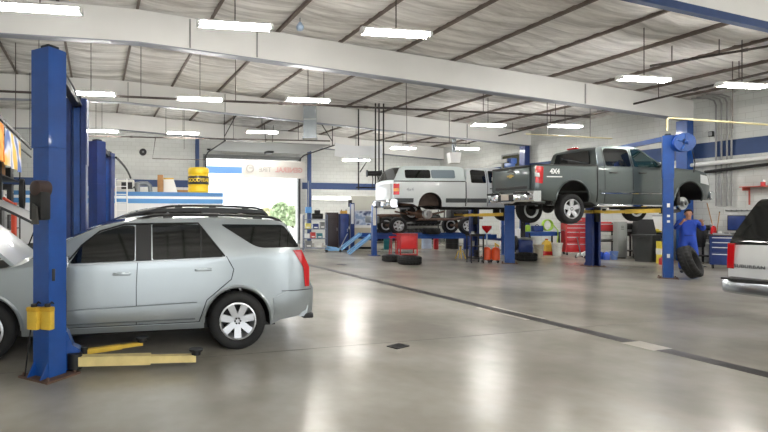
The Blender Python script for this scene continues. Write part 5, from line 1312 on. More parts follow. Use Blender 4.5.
for px, y0, y1 in ((358.5, 190, 0), (375.5, 187, 0), (379, 186, 0), (383.5, 182, 0)):
    a_ = PD(px, y0, dg_ + (1.2 if px < 370 else 0)); b_ = a_.copy(); b_.z = zroof(a_.x) - .16; MB().tube([a_, b_], .03, 8).obj('drop_pipe', M_black, t)
a_, b_ = PD(360, 172, dg_ + 1.2), PD(371, 155, dg_ + .4); MB().tube([a_, b_], .022, 6).obj('brace', M_black, t)
c_ = PD(374, 173.5, dg_); MB().cyl(c_ - RT * .28, c_ + RT * .28, .10, 16).cyl(c_ - RT * .30, c_ - RT * .27, .15, 16).cyl(c_ + RT * .27, c_ + RT * .30, .15, 16).obj('reel', M_black, t)
a_, b_ = PD(356, 187.5, dg_ + .6), PD(385, 187.5, dg_ + .6); MB().tube([a_, b_], .03, 6).obj('lower_bar', M_dark, t)
for px, y in ((377, 184), (381, 180), (372, 179)): a_ = PD(px, 174, dg_ - .05); MB().tube([a_, a_ + RT * .04 - UP * .2, PD(px, y + 10, dg_ - .05)], .018, 6).obj('hose', M_black, t)

# ------------------------------------------------------------ around the white pickup's lift
def cart(lab, px, d, rz, w=.62, dp=.42, h=.93):
    t = thing('tool_cart', lab, 'cart', GP(px, d), rz)
    for sx in (-1, 1):
        for sy in (-1, 1):
            MB().bx(sx * w / 2 - .018, sx * w / 2 + .018, sy * dp / 2 - .018, sy * dp / 2 + .018, .1, h).obj('leg', M_red, t, smooth=False)
            MB().cyl((sx * w / 2 - .02, sy * dp / 2, .05), (sx * w / 2 + .02, sy * dp / 2, .05), .05, 12).obj('caster', M_black, t)
    MB().bx(-w / 2, w / 2, -dp / 2, dp / 2, .34, h).obj('cabinet', M_red, t, smooth=False)
    MB().rbox((0, -dp / 2 - .012, .62), (w - .06, .02, .46), .008).obj('front_panel', mat('bright_red_panel', (222, 22, 26), .35, coat=.3), t)
    MB().bx(-w / 2, w / 2, -dp / 2, dp / 2, .12, .16).obj('lower_shelf', M_red, t, smooth=False)
    MB().tube([(-w / 2 - .0, -dp / 2, h - .04), (-w / 2 - .16, -dp / 2, h - .02), (-w / 2 - .16, dp / 2, h - .02), (-w / 2, dp / 2, h - .04)], .016, 6).obj('push_handle', M_red, t)
    return t
cart('red tool cart with a bright front panel before the four-post rack', 407, 19.35, VIEW_RZ)
t = thing('stool_frame', 'thin red frame stand next to the red tool cart', 'stand', GP(393.5, 19.9), VIEW_RZ)
for sx in (-1, 1):
    for sy in (-1, 1): MB().tube([(sx * .09, sy * .09, .74), (sx * .14, sy * .14, 0)], .016, 6).obj('leg', M_red, t)
MB().cyl((0, 0, .74), (0, 0, .80), .17, 16).obj('seat', M_redl, t); MB().tube([(.12, .12, .3), (-.12, .12, .3), (-.12, -.12, .3), (.12, -.12, .3)], .01, 6, closed=True).obj('foot_ring', M_steel, t)
def drum(lab, px, d, r, h, m, name='barrel', cat='barrel'):
    t = thing(name, lab, cat, GP(px, d)); MB().lathe([(0, 0), (r, 0), (r, h * .32), (r + .012, h * .335), (r, h * .35), (r, h * .64), (r + .012, h * .655), (r, h * .67), (r, h), (r - .02, h), (r - .02, h - .02), (0, h - .02)], n=24).obj('shell', m, t)
    MB().cyl((r * .5, 0, h - .02), (r * .5, 0, h + .015), .03, 10).obj('bung', M_dark, t); return t
drum('teal barrel standing behind the red stool, under the rack', 388, 24.2, .2, .62, mat('teal_drum', (30, 120, 128), .45))
drum('beige barrel under the rack, beside the red tool cart', 418, 24.4, .16, .66, mat('beige_drum', (190, 170, 130), .5))
drum('white and blue barrel under the middle of the rack', 426, 24.9, .26, .62, mat('pale_drum', (176, 194, 216), .45))
drum('black barrel under the rack, near the red cylinder', 452, 24.6, .3, .78, M_black)
t = thing('gas_cylinder', 'slim red gas cylinder standing under the rack', 'gas cylinder', GP(436, 24.2)); MB().lathe([(0, 0), (.11, 0), (.115, .05), (.115, .62), (.07, .72), (.04, .75), (.04, .8), (0, .8)], n=20).obj('bottle', M_red, t); MB().rbox((0, 0, .84), (.05, .1, .07), .01).obj('valve', M_steel, t)
p = ro + ru * 2.6 + rv * .6; tire_thing((p.x, p.y, .812 + .135), .36, .25, 'tire lying flat on the runway of the blue rack')
t = thing('jack_stand', 'small yellow jack stand on the floor left of the black parts stand', 'jack stand', GP(460.5, 19.1), .3)
for sx in (-1, 1):
    for sy in (-1, 1): MB().tube([(sx * .13, sy * .13, 0), (sx * .05, sy * .05, .3)], .018, 6).obj('leg', M_yellow, t)
MB().cyl((0, 0, .26), (0, 0, .46), .03, 10).obj('ratchet_bar', M_yellow, t); MB().rbox((0, 0, .47), (.12, .06, .03), .008).obj('saddle', M_dark, t)
t = thing('parts_stand', 'black four-legged parts stand holding greasy parts, beside the orange drainers', 'stand', GP(475, 17.5), VIEW_RZ)
for sx in (-1, 1):
    for sy in (-1, 1): MB().bx(sx * .2 - .018, sx * .2 + .018, sy * .18 - .018, sy * .18 + .018, 0, .92).obj('leg', M_black, t, smooth=False)
MB().bx(-.24, .24, -.22, .22, .9, .93).bx(-.24, .24, -.22, -.2, .93, .98).bx(-.24, .24, .2, .22, .93, .98).obj('tray', M_dark, t, smooth=False); MB().bx(-.2, .2, -.18, .18, .16, .19).obj('lower_shelf', M_black, t, smooth=False); MB().bx(-.2, .2, -.18, .18, .55, .57).obj('middle_shelf', M_black, t, smooth=False)
q = GP(475, 17.5)
def bit(name, lab, cat, off, z, fn, m):
    v = Matrix.Rotation(VIEW_RZ, 3, 'Z') @ Vector((off[0], off[1], 0)); t = thing(name, lab, cat, (q.x + v.x, q.y + v.y, z + .004)); fn(t, m); return t
bit('steering_knuckle', 'greasy steel knuckle on top of the black parts stand', 'car part', (-.08, 0), .93, lambda t, m: (MB().lathe([(0, 0), (.09, 0), (.09, .05), (.05, .06), (.05, .12), (0, .12)], n=16).obj('hub', m, t), MB().tube([(.02, 0, .05), (.16, .05, .12)], .025, 6).obj('arm', M_dark, t)), M_steel)
bit('coil_spring', 'black coil spring on the lower shelf of the parts stand', 'car part', (.05, 0), .19, lambda t, m: (MB().tube([(.07 * math.cos(a * .6), .07 * math.sin(a * .6), .015 + .0043 * a) for a in range(52)], .014, 6).obj('coil', m, t), MB().cyl((0, 0, 0), (0, 0, .01), .08, 12).obj('pad', M_rubber, t)), M_black)
bit('metal_can', 'small steel can on the middle shelf of the parts stand', 'can', (-.08, 0), .57, lambda t, m: (MB().cyl((0, 0, 0), (0, 0, .16), .06, 14).obj('can', m, t), MB().cyl((0, 0, .16), (0, 0, .175), .063, 14).obj('lid', M_dark, t)), M_galv)
def drainer(lab, px, d, yellow):
    t = thing('oil_drainer', lab, 'oil drainer', GP(px, d), VIEW_RZ, 'orange oil drainers')
    MB().lathe([(0, .09), (.11, .09), (.135, .12), (.135, .42), (.10, .5), (.05, .53), (0, .53)], n=22).obj('tank', M_orange, t)
    for k in range(3):
        a = 2 * math.pi * k / 3 + .5; MB().tube([(.06 * math.cos(a), .06 * math.sin(a), .1), (.13 * math.cos(a), .13 * math.sin(a), .07)], .02, 6).cyl((.14 * math.cos(a) - .015, .14 * math.sin(a), .04), (.14 * math.cos(a) + .015, .14 * math.sin(a), .04), .04, 10).obj('caster', M_black, t)
    if yellow:
        MB().tube([(0, 0, .52), (-.02, 0, .66), (.10, -.02, .56)], .035, 8).obj('spout', M_yellow, t)
    else:
        MB().cyl((0, 0, .52), (0, 0, 1.04), .022, 8).obj('pole', M_steel, t); MB().lathe([(.02, 1.0), (.05, 1.04), (.15, 1.16), (.16, 1.25), (.145, 1.25), (.13, 1.17), (.0, 1.06)], n=20).obj('funnel', M_redl, t, label='red funnel bowl')
    return t
drainer('orange oil drainer with a red funnel on a pole', 486.8, 17.6, False); drainer('orange oil drainer with a bent yellow spout', 495.6, 17.5, True)
# bright boards behind the lift post
t = thing('sign_board', 'tall white board with small red and blue prints behind the blue post', 'board', GP(503.2, 23.8), VIEW_RZ)
MB().bx(-.16, .16, -.02, .02, .02, 1.66).obj('board', M_white, t, smooth=False); MB().bx(-.18, .18, -.10, .10, 0, .03).obj('foot', M_grey, t)
for z, m in ((.42, M_redl), (.56, M_blued), (1.0, M_grey)): MB().bx(-.12, .10, -.024, -.02, z - .05, z + .05).obj('print', m, t, smooth=False)
t = thing('storage_cabinet', 'low white cabinet behind the blue post, above the tire on the floor', 'cabinet', GP(518.5, 22.6), VIEW_RZ)
MB().bx(-.18, .18, -.2, .2, .06, 1.0).obj('carcass', M_white, t, smooth=False); MB().rbox((0, -.21, .52), (.32, .02, .84), .006).obj('door', M_white, t); MB().rbox((.11, -.23, .55), (.02, .02, .12), .005).obj('handle', M_dark, t); MB().bx(-.16, .16, -.18, .18, 0, .06).obj('plinth', M_dark, t)
# tire changer
t = thing('tire_changer', 'dark tire changer machine behind the floor tire and the grey pickup', 'machine', GP(524.5, 20.3), R(-35))
MB().rbox((0, 0, .33), (.5, .6, .62), .05).obj('base', M_blued, t); MB().lathe([(0, .66), (.28, .66), (.29, .7), (.05, .74), (0, .74)], n=20).obj('turntable', M_steel, t)
MB().rbox((0, .34, .9), (.16, .14, .95), .03).obj('column', M_black, t); MB().tube([(0, .34, 1.32), (0, .0, 1.34)], .05, 8).tube([(0, .0, 1.38), (0, 0, .95)], .03, 8).obj('mount_arm', M_black, t)
MB().lathe([(.16, -.05), (.28, -.05), (.3, 0), (.28, .05), (.16, .05)], (-.32, 0, .5), (1, 0, 0), 20, closed=True).obj('bead_breaker', M_black, t)
for k in range(3): MB().rbox((-.12 + .12 * k, -.34, .1), (.07, .14, .03), .01).obj('pedal', M_steel, t)
# blue bench with green hose
wb = GP(541, 21.5); bench('blue workbench under the tail of the grey pickup, cluttered with green hose', (wb.x, wb.y, 0), VIEW_RZ, 1.3, .6, .92, M_blue)
def on_bench(px, d, z): v = GP(px, d); return Vector((v.x, v.y, z + .006))
t = thing('hose_coil', 'coil of lime green hose on the blue workbench', 'hose', on_bench(547.5, 21.5, .92), VIEW_RZ)
for k in range(4): MB().tube([(.20 * math.cos(2 * math.pi * a / 18), -.05 + .07 * k * .5, .26 + .22 * math.sin(2 * math.pi * a / 18)) for a in range(18)], .026, 6, closed=True).obj('loop', M_green, t)
MB().tube([(.2, -.1, .25), (.24, -.32, .05), (.22, -.36, -.2), (.18, -.36, -.5)], .022, 6).obj('free_end', M_green, t)
t = jug('spray_jug', 'yellow green jug on the blue workbench', on_bench(527.5, 21.4, .92), .2, .14, .3, M_green, M_black)
t = thing('grease_gun_case', 'dark case on the middle of the blue workbench', 'case', on_bench(537, 21.4, .92), VIEW_RZ); MB().rbox((0, 0, .12), (.4, .26, .24), .03).obj('body', M_blued, t); MB().tube([(-.08, 0, .24), (0, 0, .3), (.08, 0, .24)], .014, 6).obj('handle', M_black, t)
bin_can('bucket', 'beige bucket on the floor beside the dark tire changer', GP(538.5, 19.4), .13, .18, .5, mat('bucket_beige', (172, 164, 146), .5), cat='bucket')
bin_can('bucket', 'white bucket on the floor beside the red tool chest', GP(557, 20.2), .14, .19, .52, mat('bucket_white', (214, 214, 206), .5), cat='bucket')
t = jug('oil_can', 'yellow can with a red lower half on the floor between two buckets', GP(546.5, 20.7), .30, .26, .66, M_yellow, M_redl, 'can', VIEW_RZ)
MB().rbox((0, 0, .09), (.348, .268, .18), .03).obj('red_base', M_red, t)

# ------------------------------------------------------------ along the right-hand wall
def wallp(px, X): p = PX(px, 214, X); return Vector((p.x, p.y, 0))
WR = R(-78)
pc = GP(576.5, 20.9); drawer_chest('tool_chest', 'tall red drawer tool chest with chrome handles', (pc.x, pc.y, 0), R(-28), .98, .5, 1.28, (3, 2.2, 1.6, 1.4, 1.2), M_red, (2, 2, 2, 1, 1))
pb = Vector((pc.x, pc.y, 1.312)); t = thing('tool_box', 'red lidded top box on the red tool chest', 'tool box', pb, R(-28)); MB().bx(-.46, .46, -.2, .2, 0, .16).obj('body', M_red, t, smooth=False); MB().bx(-.47, .47, -.21, .21, .16, .2).obj('lid', M_red, t, smooth=False); MB().tube([(-.1, -.22, .12), (-.1, -.25, .1), (.1, -.25, .1), (.1, -.22, .12)], .01, 6).obj('handle', M_steel, t)
sp_ = GP(606, 19.9); rack_unit('black shelf with a red tool box, behind the dark blue post', (sp_.x, sp_.y, 0), R(-30), .56, .40, 1.32, (.12, .62, 1.0), M_black)
def at_shelf(dx, z, dy=0): v = Matrix.Rotation(R(-30), 3, 'Z') @ Vector((dx, dy, 0)); return Vector((sp_.x + v.x, sp_.y + v.y, z + .006))
t = thing('tool_box', 'open red tool box with pale edges on the black shelf', 'tool box', at_shelf(0, 1.0), R(-30)); MB().bx(-.25, .25, -.17, .17, 0, .02).bx(-.25, .25, -.17, -.15, 0, .26).bx(-.25, .25, .15, .17, 0, .34).bx(-.25, -.23, -.17, .17, 0, .26).bx(.23, .25, -.17, .17, 0, .26).obj('body', M_red, t, smooth=False); MB().bx(-.26, .26, -.18, -.165, .24, .27).obj('front_edge', M_whited, t); MB().bx(-.22, .22, -.14, .14, .14, .16).obj('tray', M_dark, t)
t = thing('printer', 'off-white printer on the middle of the black shelf', 'printer', at_shelf(0, .62), R(-30)); MB().rbox((0, 0, .1), (.44, .3, .2), .03).obj('body', M_whited, t); MB().bx(-.16, .16, -.24, -.14, .05, .07).obj('paper_tray', M_grey, t)
jug('fluid_jug', 'blue fluid jug on the floor in front of the black shelf', GP(600, 18.9), .2, .14, .3, mat('jug_blue', (44, 84, 190), .4), M_white, group='blue fluid jugs', rz=R(-20))
jug('fluid_jug', 'blue fluid jug with white print standing nearer the grey cabinet', GP(606.5, 18.7), .18, .14, .3, mat('jug_blue', (0, 0, 0)), M_white, group='blue fluid jugs', rz=R(-30))
bin_can('bucket', 'light blue bucket at the foot of the grey cabinet', GP(614, 18.75), .1, .125, .3, mat('bucket_blue', (110, 140, 200), .4), cat='bucket')
locker('grey steel cabinet between the black shelf and the dark bench', 620.0, 19.35, .3, .4, 1.36, mat('grey_cabinet', (150, 154, 150), .5), R(-30))
pbn = PX(632.5, 214, XR - .36); bench('dark bench with an old monitor, next to the grey cabinet', (pbn.x, pbn.y, 0), R(-90), .66, .6, .98, M_dark)
t = thing('crt_monitor', 'bulky grey monitor on the dark bench', 'monitor', on_bench(628.5, 19.55, .98), R(-60)); MB().rbox((0, -.05, .18), (.36, .14, .32), .02).obj('front_housing', M_grey, t); MB().prism([(-.14, -.1), (.14, -.1), (.1, .12), (-.1, .12)], (0, .02, .18), (1, 0, 0), (0, 0, 1), (0, .22, 0)).obj('rear_housing', M_grey, t); MB().rbox((0, -.122, .19), (.27, .01, .21), .004).obj('screen', M_black, t); MB().cyl((0, 0, 0), (0, 0, .03), .12, 14).obj('foot', M_grey, t)
jug('oil_jug', 'yellow jug on the dark bench beside the monitor', on_bench(637.5, 19.5, .98), .15, .12, .28, M_yellow, M_black, rz=R(-25))
t = thing('welding_cart', 'black machine with a tapered top behind the grey trash can', 'machine', GP(644, 18.75), R(-30)); MB().rbox((0, 0, .45), (.5, .6, .8), .03).obj('case', M_black, t); MB().prism([(-.32, 0), (.32, 0), (.2, .6), (-.26, .6)], (0, -.2, .86), (1, 0, 0), (0, 0, 1), (0, .4, 0)).obj('top_cover', M_black, t, smooth=False); MB().cyl((-.27, .1, .1), (.27, .1, .1), .1, 12).obj('wheel', M_rubber, t); MB().bx(-.2, .2, -.25, -.2, 0, .1).obj('foot', M_dark, t)
bin_can('trash_can', 'big dark grey trash can beside the bright blue post', GP(646.5, 17.9), .26, .33, .94, mat('trash_grey', (54, 56, 56), .55), cat='trash can', square=True, handles=True)
pq = PX(657, 214, XR - .34); bench('narrow bench with yellow cloth behind the trash can', (pq.x, pq.y, 0), R(-90), .8, .5, .96, M_dark)
t = thing('rag_pile', 'yellow rag heaped on the narrow bench', 'rag', on_bench(656.5, 18.95, .96), 0); MB().ball((0, 0, .05), (.2, .14, .055), 14).obj('cloth', mat('yellow_rag', (206, 186, 50), .9, bump=.6, bscale=12), t); MB().ball((.12, .04, .10), (.09, .08, .05), 10).obj('fold', mat('yellow_rag', (0, 0, 0)), t)
t = thing('wall_panel_board', 'white board leaning at the wall above the narrow bench', 'board', on_bench(659.5, 18.95, .96), R(-80)); MB().bx(-.22, .22, -.012, .012, 0, .62).obj('board', M_white, t, smooth=False); MB().bx(-.23, .23, -.02, .02, .6, .63).obj('top_frame', M_grey, t)
drum('yellow and white drum on the floor between trash can and bright blue post', 661, 17.3, .13, .74, mat('drum_yellow', (226, 206, 70), .4), 'oil_drum', 'drum')
t = bpy.data.objects['oil_drum']; MB().lathe([(.133, .3), (.139, .3), (.139, .5), (.133, .5)], n=24).obj('paper_label', M_white, t)
jug('antifreeze_jug', 'red jug on the floor at the foot of the yellow drum', GP(662, 16.9), .16, .12, .26, M_red, M_black, rz=R(-10))
# behind the mechanic
pk = PX(708, 214, XR - .36); bench('dark workbench at the block wall, behind the mechanic', (pk.x, pk.y, 0), R(-90), .72, .6, .98, M_dark)
t = jug('squeeze_bottle', 'red bottle on the dark workbench behind the mechanic', on_bench(713.5, 17.15, .98), .14, .11, .30, M_redl, M_white, 'bottle')
t = thing('bench_grinder', 'black bench grinder on the dark workbench, behind the mechanic', 'grinder', on_bench(704.5, 17.4, .98), R(-40)); MB().cyl((-.12, 0, .2), (.12, 0, .2), .09, 14).obj('motor', M_black, t); MB().rbox((0, 0, .06), (.18, .16, .12), .02).obj('base', M_black, t)
for s in (-1, 1): MB().cyl((s * .15, 0, .2), (s * .2, 0, .2), .12, 18).obj('grinding_wheel', M_grey, t)
t = thing('coat', 'black work coat hung on a stand beside the dark workbench', 'coat', GP(697.5, 16.2), 0)
MB().cyl((0, 0, 0), (0, 0, 1.45), .02, 8).cyl((0, 0, 0), (0, 0, .02), .2, 14).obj('stand', M_dark, t)
MB().lathe([(.17, .62), (.19, .66), (.17, 1.0), (.19, 1.25), (.12, 1.38), (.04, 1.44)], n=16).obj('garment', mat('black_cloth', (26, 26, 30), .9), t); MB().tube([(.16, 0, 1.28), (.24, -.02, 1.0), (.22, -.04, .75)], .05, 8).tube([(-.16, 0, 1.28), (-.24, -.02, 1.0), (-.22, -.04, .75)], .05, 8).obj('sleeve', mat('black_cloth', (0, 0, 0)), t)
drawer_chest('tool_cart', 'navy drawer cart with white edged drawers beside the white SUV', GP(722, 15.7), R(-55), .58, .45, .98, (2.4, 1.2, 1, 1), M_blued, (1,), handle=M_white, cat='tool cart')
t = thing('parts_tray', 'steel tray of small parts on the navy drawer cart', 'tray', Vector((GP(722, 15.7).x, GP(722, 15.7).y, 1.016)), R(-55)); MB().bx(-.2, .2, -.15, .15, 0, .012).bx(-.2, .2, -.15, -.14, 0, .05).bx(-.2, .2, .14, .15, 0, .05).obj('tray', M_steel, t, smooth=False); MB().cyl((-.05, 0, .014), (-.05, 0, .11), .05, 12).obj('filter_cup', M_white, t); MB().rbox((.1, 0, .04), (.1, .1, .06), .01).obj('brake_pad', M_dark, t)
t = thing('broom', 'thin wooden stick leaning to the wall behind the dark workbench', 'broom', (0, 0, 0)); MB().tube([PX(714, 231.5, 19.85), PX(707, 203, 20.03)], .016, 6).obj('stick', M_card, t); MB().rbox(PX(714, 232, 19.85), (.06, .22, .08), .01).obj('head', M_brown, t)
t = thing('rod', 'shorter wooden stick leaning at the wall beside the broom', 'stick', (0, 0, 0)); MB().tube([PX(717, 231, 19.9), PX(719.5, 212, 20.0)], .014, 6).obj('stick', M_card, t); MB().ball(tuple(PX(719.5, 212, 20.0)), .022, 8).obj('tip', M_dark, t)
p = PX(740.5, 210.5, XR - .03); t = thing('hook_rail', 'short rail of hooks on the block wall above the navy board', 'hooks', p); MB().bx(-.01, .03, -.42, .42, -.02, .02).obj('rail', M_grey, t, smooth=False)
for k in range(6): MB().tube([(-.01, -.36 + .144 * k, 0), (-.07, -.36 + .144 * k, -.02), (-.075, -.36 + .144 * k, .03)], .008, 6).obj('hook', M_dark, t)
p = PX(737, 220, XR - .25); t = thing('flat_monitor', 'navy flat board standing at the block wall, beside the white SUV', 'board', (p.x, p.y, 1.02), 0); MB().rbox((0, 0, .34), (.05, .52, .5), .015).obj('screen_housing', M_black, t); MB().rbox((-.028, 0, .34), (.006, .46, .44), .002).obj('screen', M_blued, t); MB().cyl((0, 0, .0), (0, 0, .12), .03, 10).obj('stem', M_black, t); MB().rbox((0, 0, .01), (.2, .26, .02), .006).obj('foot', M_black, t)
pw = PX(737, 220, XR - .33); bench('low wall bench carrying the navy board, beside the white SUV', (XR - .34, pw.y, 0), R(-90), .6, .5, 1.015, M_grey)
p = PX(759, 187, XR - .2); t = thing('wall_shelf', 'red wall bracket shelf high above the white SUV', 'shelf', p); MB().bx(-.18, .18, -.42, .42, 0, .03).obj('shelf_board', mat('brick_red', (170, 72, 58), .5), t, smooth=False)
for y in (-.34, .34): MB().bx(-.16, .16, y - .015, y + .015, -.10, 0).bx(.14, .18, y - .015, y + .015, -.55, 0).obj('bracket', mat('brick_red', (0, 0, 0)), t, smooth=False)
p2 = PX(763, 184, XR - .2); t = thing('bottle_jack', 'small dark red jack standing on the wall bracket shelf', 'jack', (p2.x, p2.y, p.z + .034)); MB().cyl((0, 0, 0), (0, 0, .12), .06, 12).obj('base', M_red, t); MB().cyl((0, 0, .12), (0, 0, .19), .03, 10).obj('ram', M_steel, t)

# rack of tires added along the back wall to darken that area
tr_p = PY(394, 230, 26.3); rack_unit('added long black tire rack at the back wall, behind the blue rack', (tr_p.x, tr_p.y, 0), 0, 6.4, .56, 1.9, (.14, .98), M_black, 'added_tire_rack')
for row, z in enumerate((.14, .98)):
    for k in range(22):
        x = tr_p.x - 2.9 + .275 * k
        o = tire_thing((x, tr_p.y, z + .335), .325, .22, 'black tire standing on the %s shelf of the added tire rack' % ('lower', 'upper')[row], (0, R(90), 0), 'tires on the %s shelf of the added rack' % ('lower', 'upper')[row]) if (row + k == 0) else copy_tree(rk_t)
        if row + k == 0: rk_t = o
        o.location = (x, tr_p.y, z + .335); o['label'] = 'black tire standing on the %s shelf of the added tire rack' % ('lower', 'upper')[row]; o['group'] = 'tires on the %s shelf of the added rack' % ('lower', 'upper')[row]
wp0, wp1 = PX(503, 156.5, XR), PX(526, 169, XR)
tn += 1; struct('window_1', MB().bx(XR - .03, XR + .02, wp1.y, wp0.y, wp1.z, wp0.z), mat('olive_dark_pane', (58, 58, 40), .2)); struct('trim_%d' % tn, MB().bx(XR - .05, XR, wp1.y - .06, wp0.y + .06, wp0.z, wp0.z + .07).bx(XR - .05, XR, wp1.y - .06, wp0.y + .06, wp1.z - .07, wp1.z).bx(XR - .05, XR, wp1.y - .06, wp1.y, wp1.z, wp0.z).bx(XR - .05, XR, wp0.y, wp0.y + .06, wp1.z, wp0.z), M_grey)
# ------------------------------------------------------------ pipes
def pipe(lab, pts, r, m, name='sprinkler_pipe', hang=0):
    o = Vector(pts[0]); t = thing(name, lab, 'pipe', o); MB().tube([Vector(p) - o for p in pts], r, 8).obj('pipe', m, t)
    a, b = Vector(pts[0]), Vector(pts[-1])
    for k in range(hang):
        q = a + (b - a) * ((k + .5) / hang); MB().cyl(q - o, (q.x - o.x, q.y - o.y, zroof(q.x) - .06 - o.z), .012, 6).obj('hanger', M_pipe, t)
    for k in range(max(0, hang - 1)):
        q = a + (b - a) * ((k + 1) / hang) - o; dv = (b - a).normalized(); MB().cyl(q - dv * .06, q + dv * .06, r * 1.35, 10).obj('coupling', m, t)
    return t
pipe('long dark sprinkler pipe crossing the whole hall under the second white beam', [G(-15, 90.5, 5.15), G(590, 117, 5.15)], .035, M_pipe, hang=7)
pipe('dark sprinkler pipe crossing above the storage roof and the doorway', [G(60, 135.5, 4.95), G(330, 141, 4.95)], .03, M_pipe, hang=4)
pipe('dark pipe running over both pickups towards the wall of conduits', [G(468, 143, 5.35), G(790, 67, 5.35)], .035, M_pipe, hang=6)
pipe('dark pipe near the roof above the grey pickup and white SUV', [G(650, 66, 5.6), G(800, 41, 5.6)], .03, M_pipe, hang=3)
pipe('thin dark pipe with a bend near the white storage roof ladder', [PY(155.5, 138, 22.6), PY(152.5, 158.5, 22.6), PY(212, 160, 22.6)], .022, M_pipe, 'conduit_pipe', hang=1)
pipe('dark pipe crossing above the white pickup, next to the diffuser', [PD(385, 141, 21.3), PD(470, 143.5, 22.0)], .025, M_pipe, hang=2)
pipe('cream gas pipe bending over the bright blue post', [PD(667, 131, 14.4), PD(667, 119, 14.4), PD(669, 118, 14.4), PD(800, 127, 14.0)], .028, M_gasp, 'gas_pipe', hang=1)
pipe('cream pipe with an upright crossing over the bed of the grey pickup', [PD(526, 134, 19), PD(612, 138.5, 18.6)], .02, M_gasp, 'gas_pipe', hang=2)
pipe('long white pipe along the block wall below the navy stripe', [PX(673, 167, XR - .22), PX(790, 155.5, XR - .22)], .07, M_white, 'service_pipe')
pipe('black handrail pipe along the block wall below the white pipe', [PX(705, 172, XR - .18), PX(800, 160.5, XR - .18)], .055, M_black, 'service_pipe')
for k, px in enumerate((716, 721.5, 727, 731.5)):
    pa = PX(px, 105 - k * 1.2, XR - .06); pb_ = PX(px, 230, XR - .06); pz = pa.copy(); pz.z += .28; pz.y += .10
    pipe(('grey conduit climbing the block wall, the one next to the blue post', 'second grey conduit climbing the block wall from the blue post', 'third grey conduit climbing the block wall from the blue post', 'fourth grey conduit from the blue post, closest to the white SUV')[k],
         [(pb_.x, pb_.y, 1.92), pa, (pa.x - .02, pa.y + .05, pa.z + .16), (pa.x - .12, pa.y + .2, pa.z + .26), (pa.x - .4, pa.y + .5, pa.z + .3)], .026, M_conduit, 'conduit_pipe')['group'] = 'conduits on the block wall'
p = PX(711, 134, XR - .05); t = thing('junction_box', 'small dark box beside the conduits on the block wall', 'electrical box', p); MB().rbox((0, 0, 0), (.08, .14, .18), .01).obj('box', M_dark, t); MB().rbox((-.045, 0, 0), (.01, .11, .14), .003).obj('cover', M_grey, t)
# posts under the beam ends
tn += 1; struct('trim_%d' % tn, MB().bx(XR - .42, XR - .12, BEAMS[2] - .18, BEAMS[2] + .18, 0, zbot(XR) - .04), M_blue)
tn += 1; struct('trim_%d' % tn, MB().bx(XR - .42, XR - .12, BEAMS[3] - .16, BEAMS[3] + .16, 0, zbot(XR) - .04), M_blued)
# ============================================================ the mechanic in blue coveralls
def skin(name, verts, edges, radii, m, parent, sub=2, root=0):
    me = bpy.data.meshes.new(name); me.from_pydata([Vector(v) for v in verts], edges, [])
    o = bpy.data.objects.new(name, me); COL.objects.link(o)
    sm = o.modifiers.new('skin', 'SKIN'); sm.use_smooth_shade = True
    lay = me.skin_vertices[0] if me.skin_vertices else None
    if lay is None:
        bm = bmesh.new(); bm.from_mesh(me); bm.verts.layers.skin.verify(); bm.to_mesh(me); bm.free(); lay = me.skin_vertices[0]
    for i, r in enumerate(radii):
        lay.data[i].radius = (r, r) if not isinstance(r, tuple) else r
        lay.data[i].use_root = (i == root)
    su = o.modifiers.new('sub', 'SUBSURF'); su.levels = sub; su.render_levels = sub
    bpy.context.view_layer.update()
    me2 = bpy.data.meshes.new_from_object(o.evaluated_get(bpy.context.evaluated_depsgraph_get()))
    bpy.data.objects.remove(o); me2.materials.clear(); me2.materials.append(m)
    for pl in me2.polygons: pl.use_smooth = True
    o = bpy.data.objects.new(name, me2); COL.objects.link(o); o.parent = parent
    return o
M_skin = mat('skin_tone', (188, 136, 108), 0.55); M_cov = mat('blue_coverall_cloth', (36, 74, 178), 0.8, noise=.12, nscale=5, bump=.3, bscale=16)
M_hair = mat('dark_hair', (40, 30, 26), .7); M_boot = mat('black_boots', (24, 22, 22), .5)
# local frame: the person faces -y, z up
pp = GP(688, 14.35)
man = thing('person', 'person in blue coveralls reaching up at the bare front hub of the pickup', 'person', pp, math.atan2(-FW.y, -FW.x) + math.pi / 2 - .5)
def limb(pts): return pts
J = dict(pel=(0, .03, .95), wai=(0, .04, 1.10), che=(0, .0, 1.32), nek=(0, -.02, 1.49), hd0=(0, -.05, 1.58), hd1=(0, -.06, 1.665), hd2=(0, -.05, 1.755),
         hipR=(-.10, .03, .90), kneR=(-.13, -.03, .50), ankR=(-.14, .05, .09), toeR=(-.16, -.13, .05), hipL=(.10, .03, .90), kneL=(.14, -.06, .50), ankL=(.15, .0, .09), toeL=(.17, -.18, .05),
         shR=(-.19, 0, 1.42), elR=(-.30, -.14, 1.24), wrR=(-.20, -.34, 1.42), hnR=(-.17, -.40, 1.48), shL=(.19, 0, 1.42), elL=(.31, -.12, 1.22), wrL=(.24, -.32, 1.40), hnL=(.20, -.38, 1.46))
names = list(J); idx = {n: i for i, n in enumerate(names)}
E = [('pel', 'wai'), ('wai', 'che'), ('che', 'nek'), ('nek', 'hd0'), ('hd0', 'hd1'), ('hd1', 'hd2'), ('pel', 'hipR'), ('hipR', 'kneR'), ('kneR', 'ankR'), ('ankR', 'toeR'), ('pel', 'hipL'), ('hipL', 'kneL'), ('kneL', 'ankL'), ('ankL', 'toeL'),
     ('che', 'shR'), ('shR', 'elR'), ('elR', 'wrR'), ('wrR', 'hnR'), ('che', 'shL'), ('shL', 'elL'), ('elL', 'wrL'), ('wrL', 'hnL')]
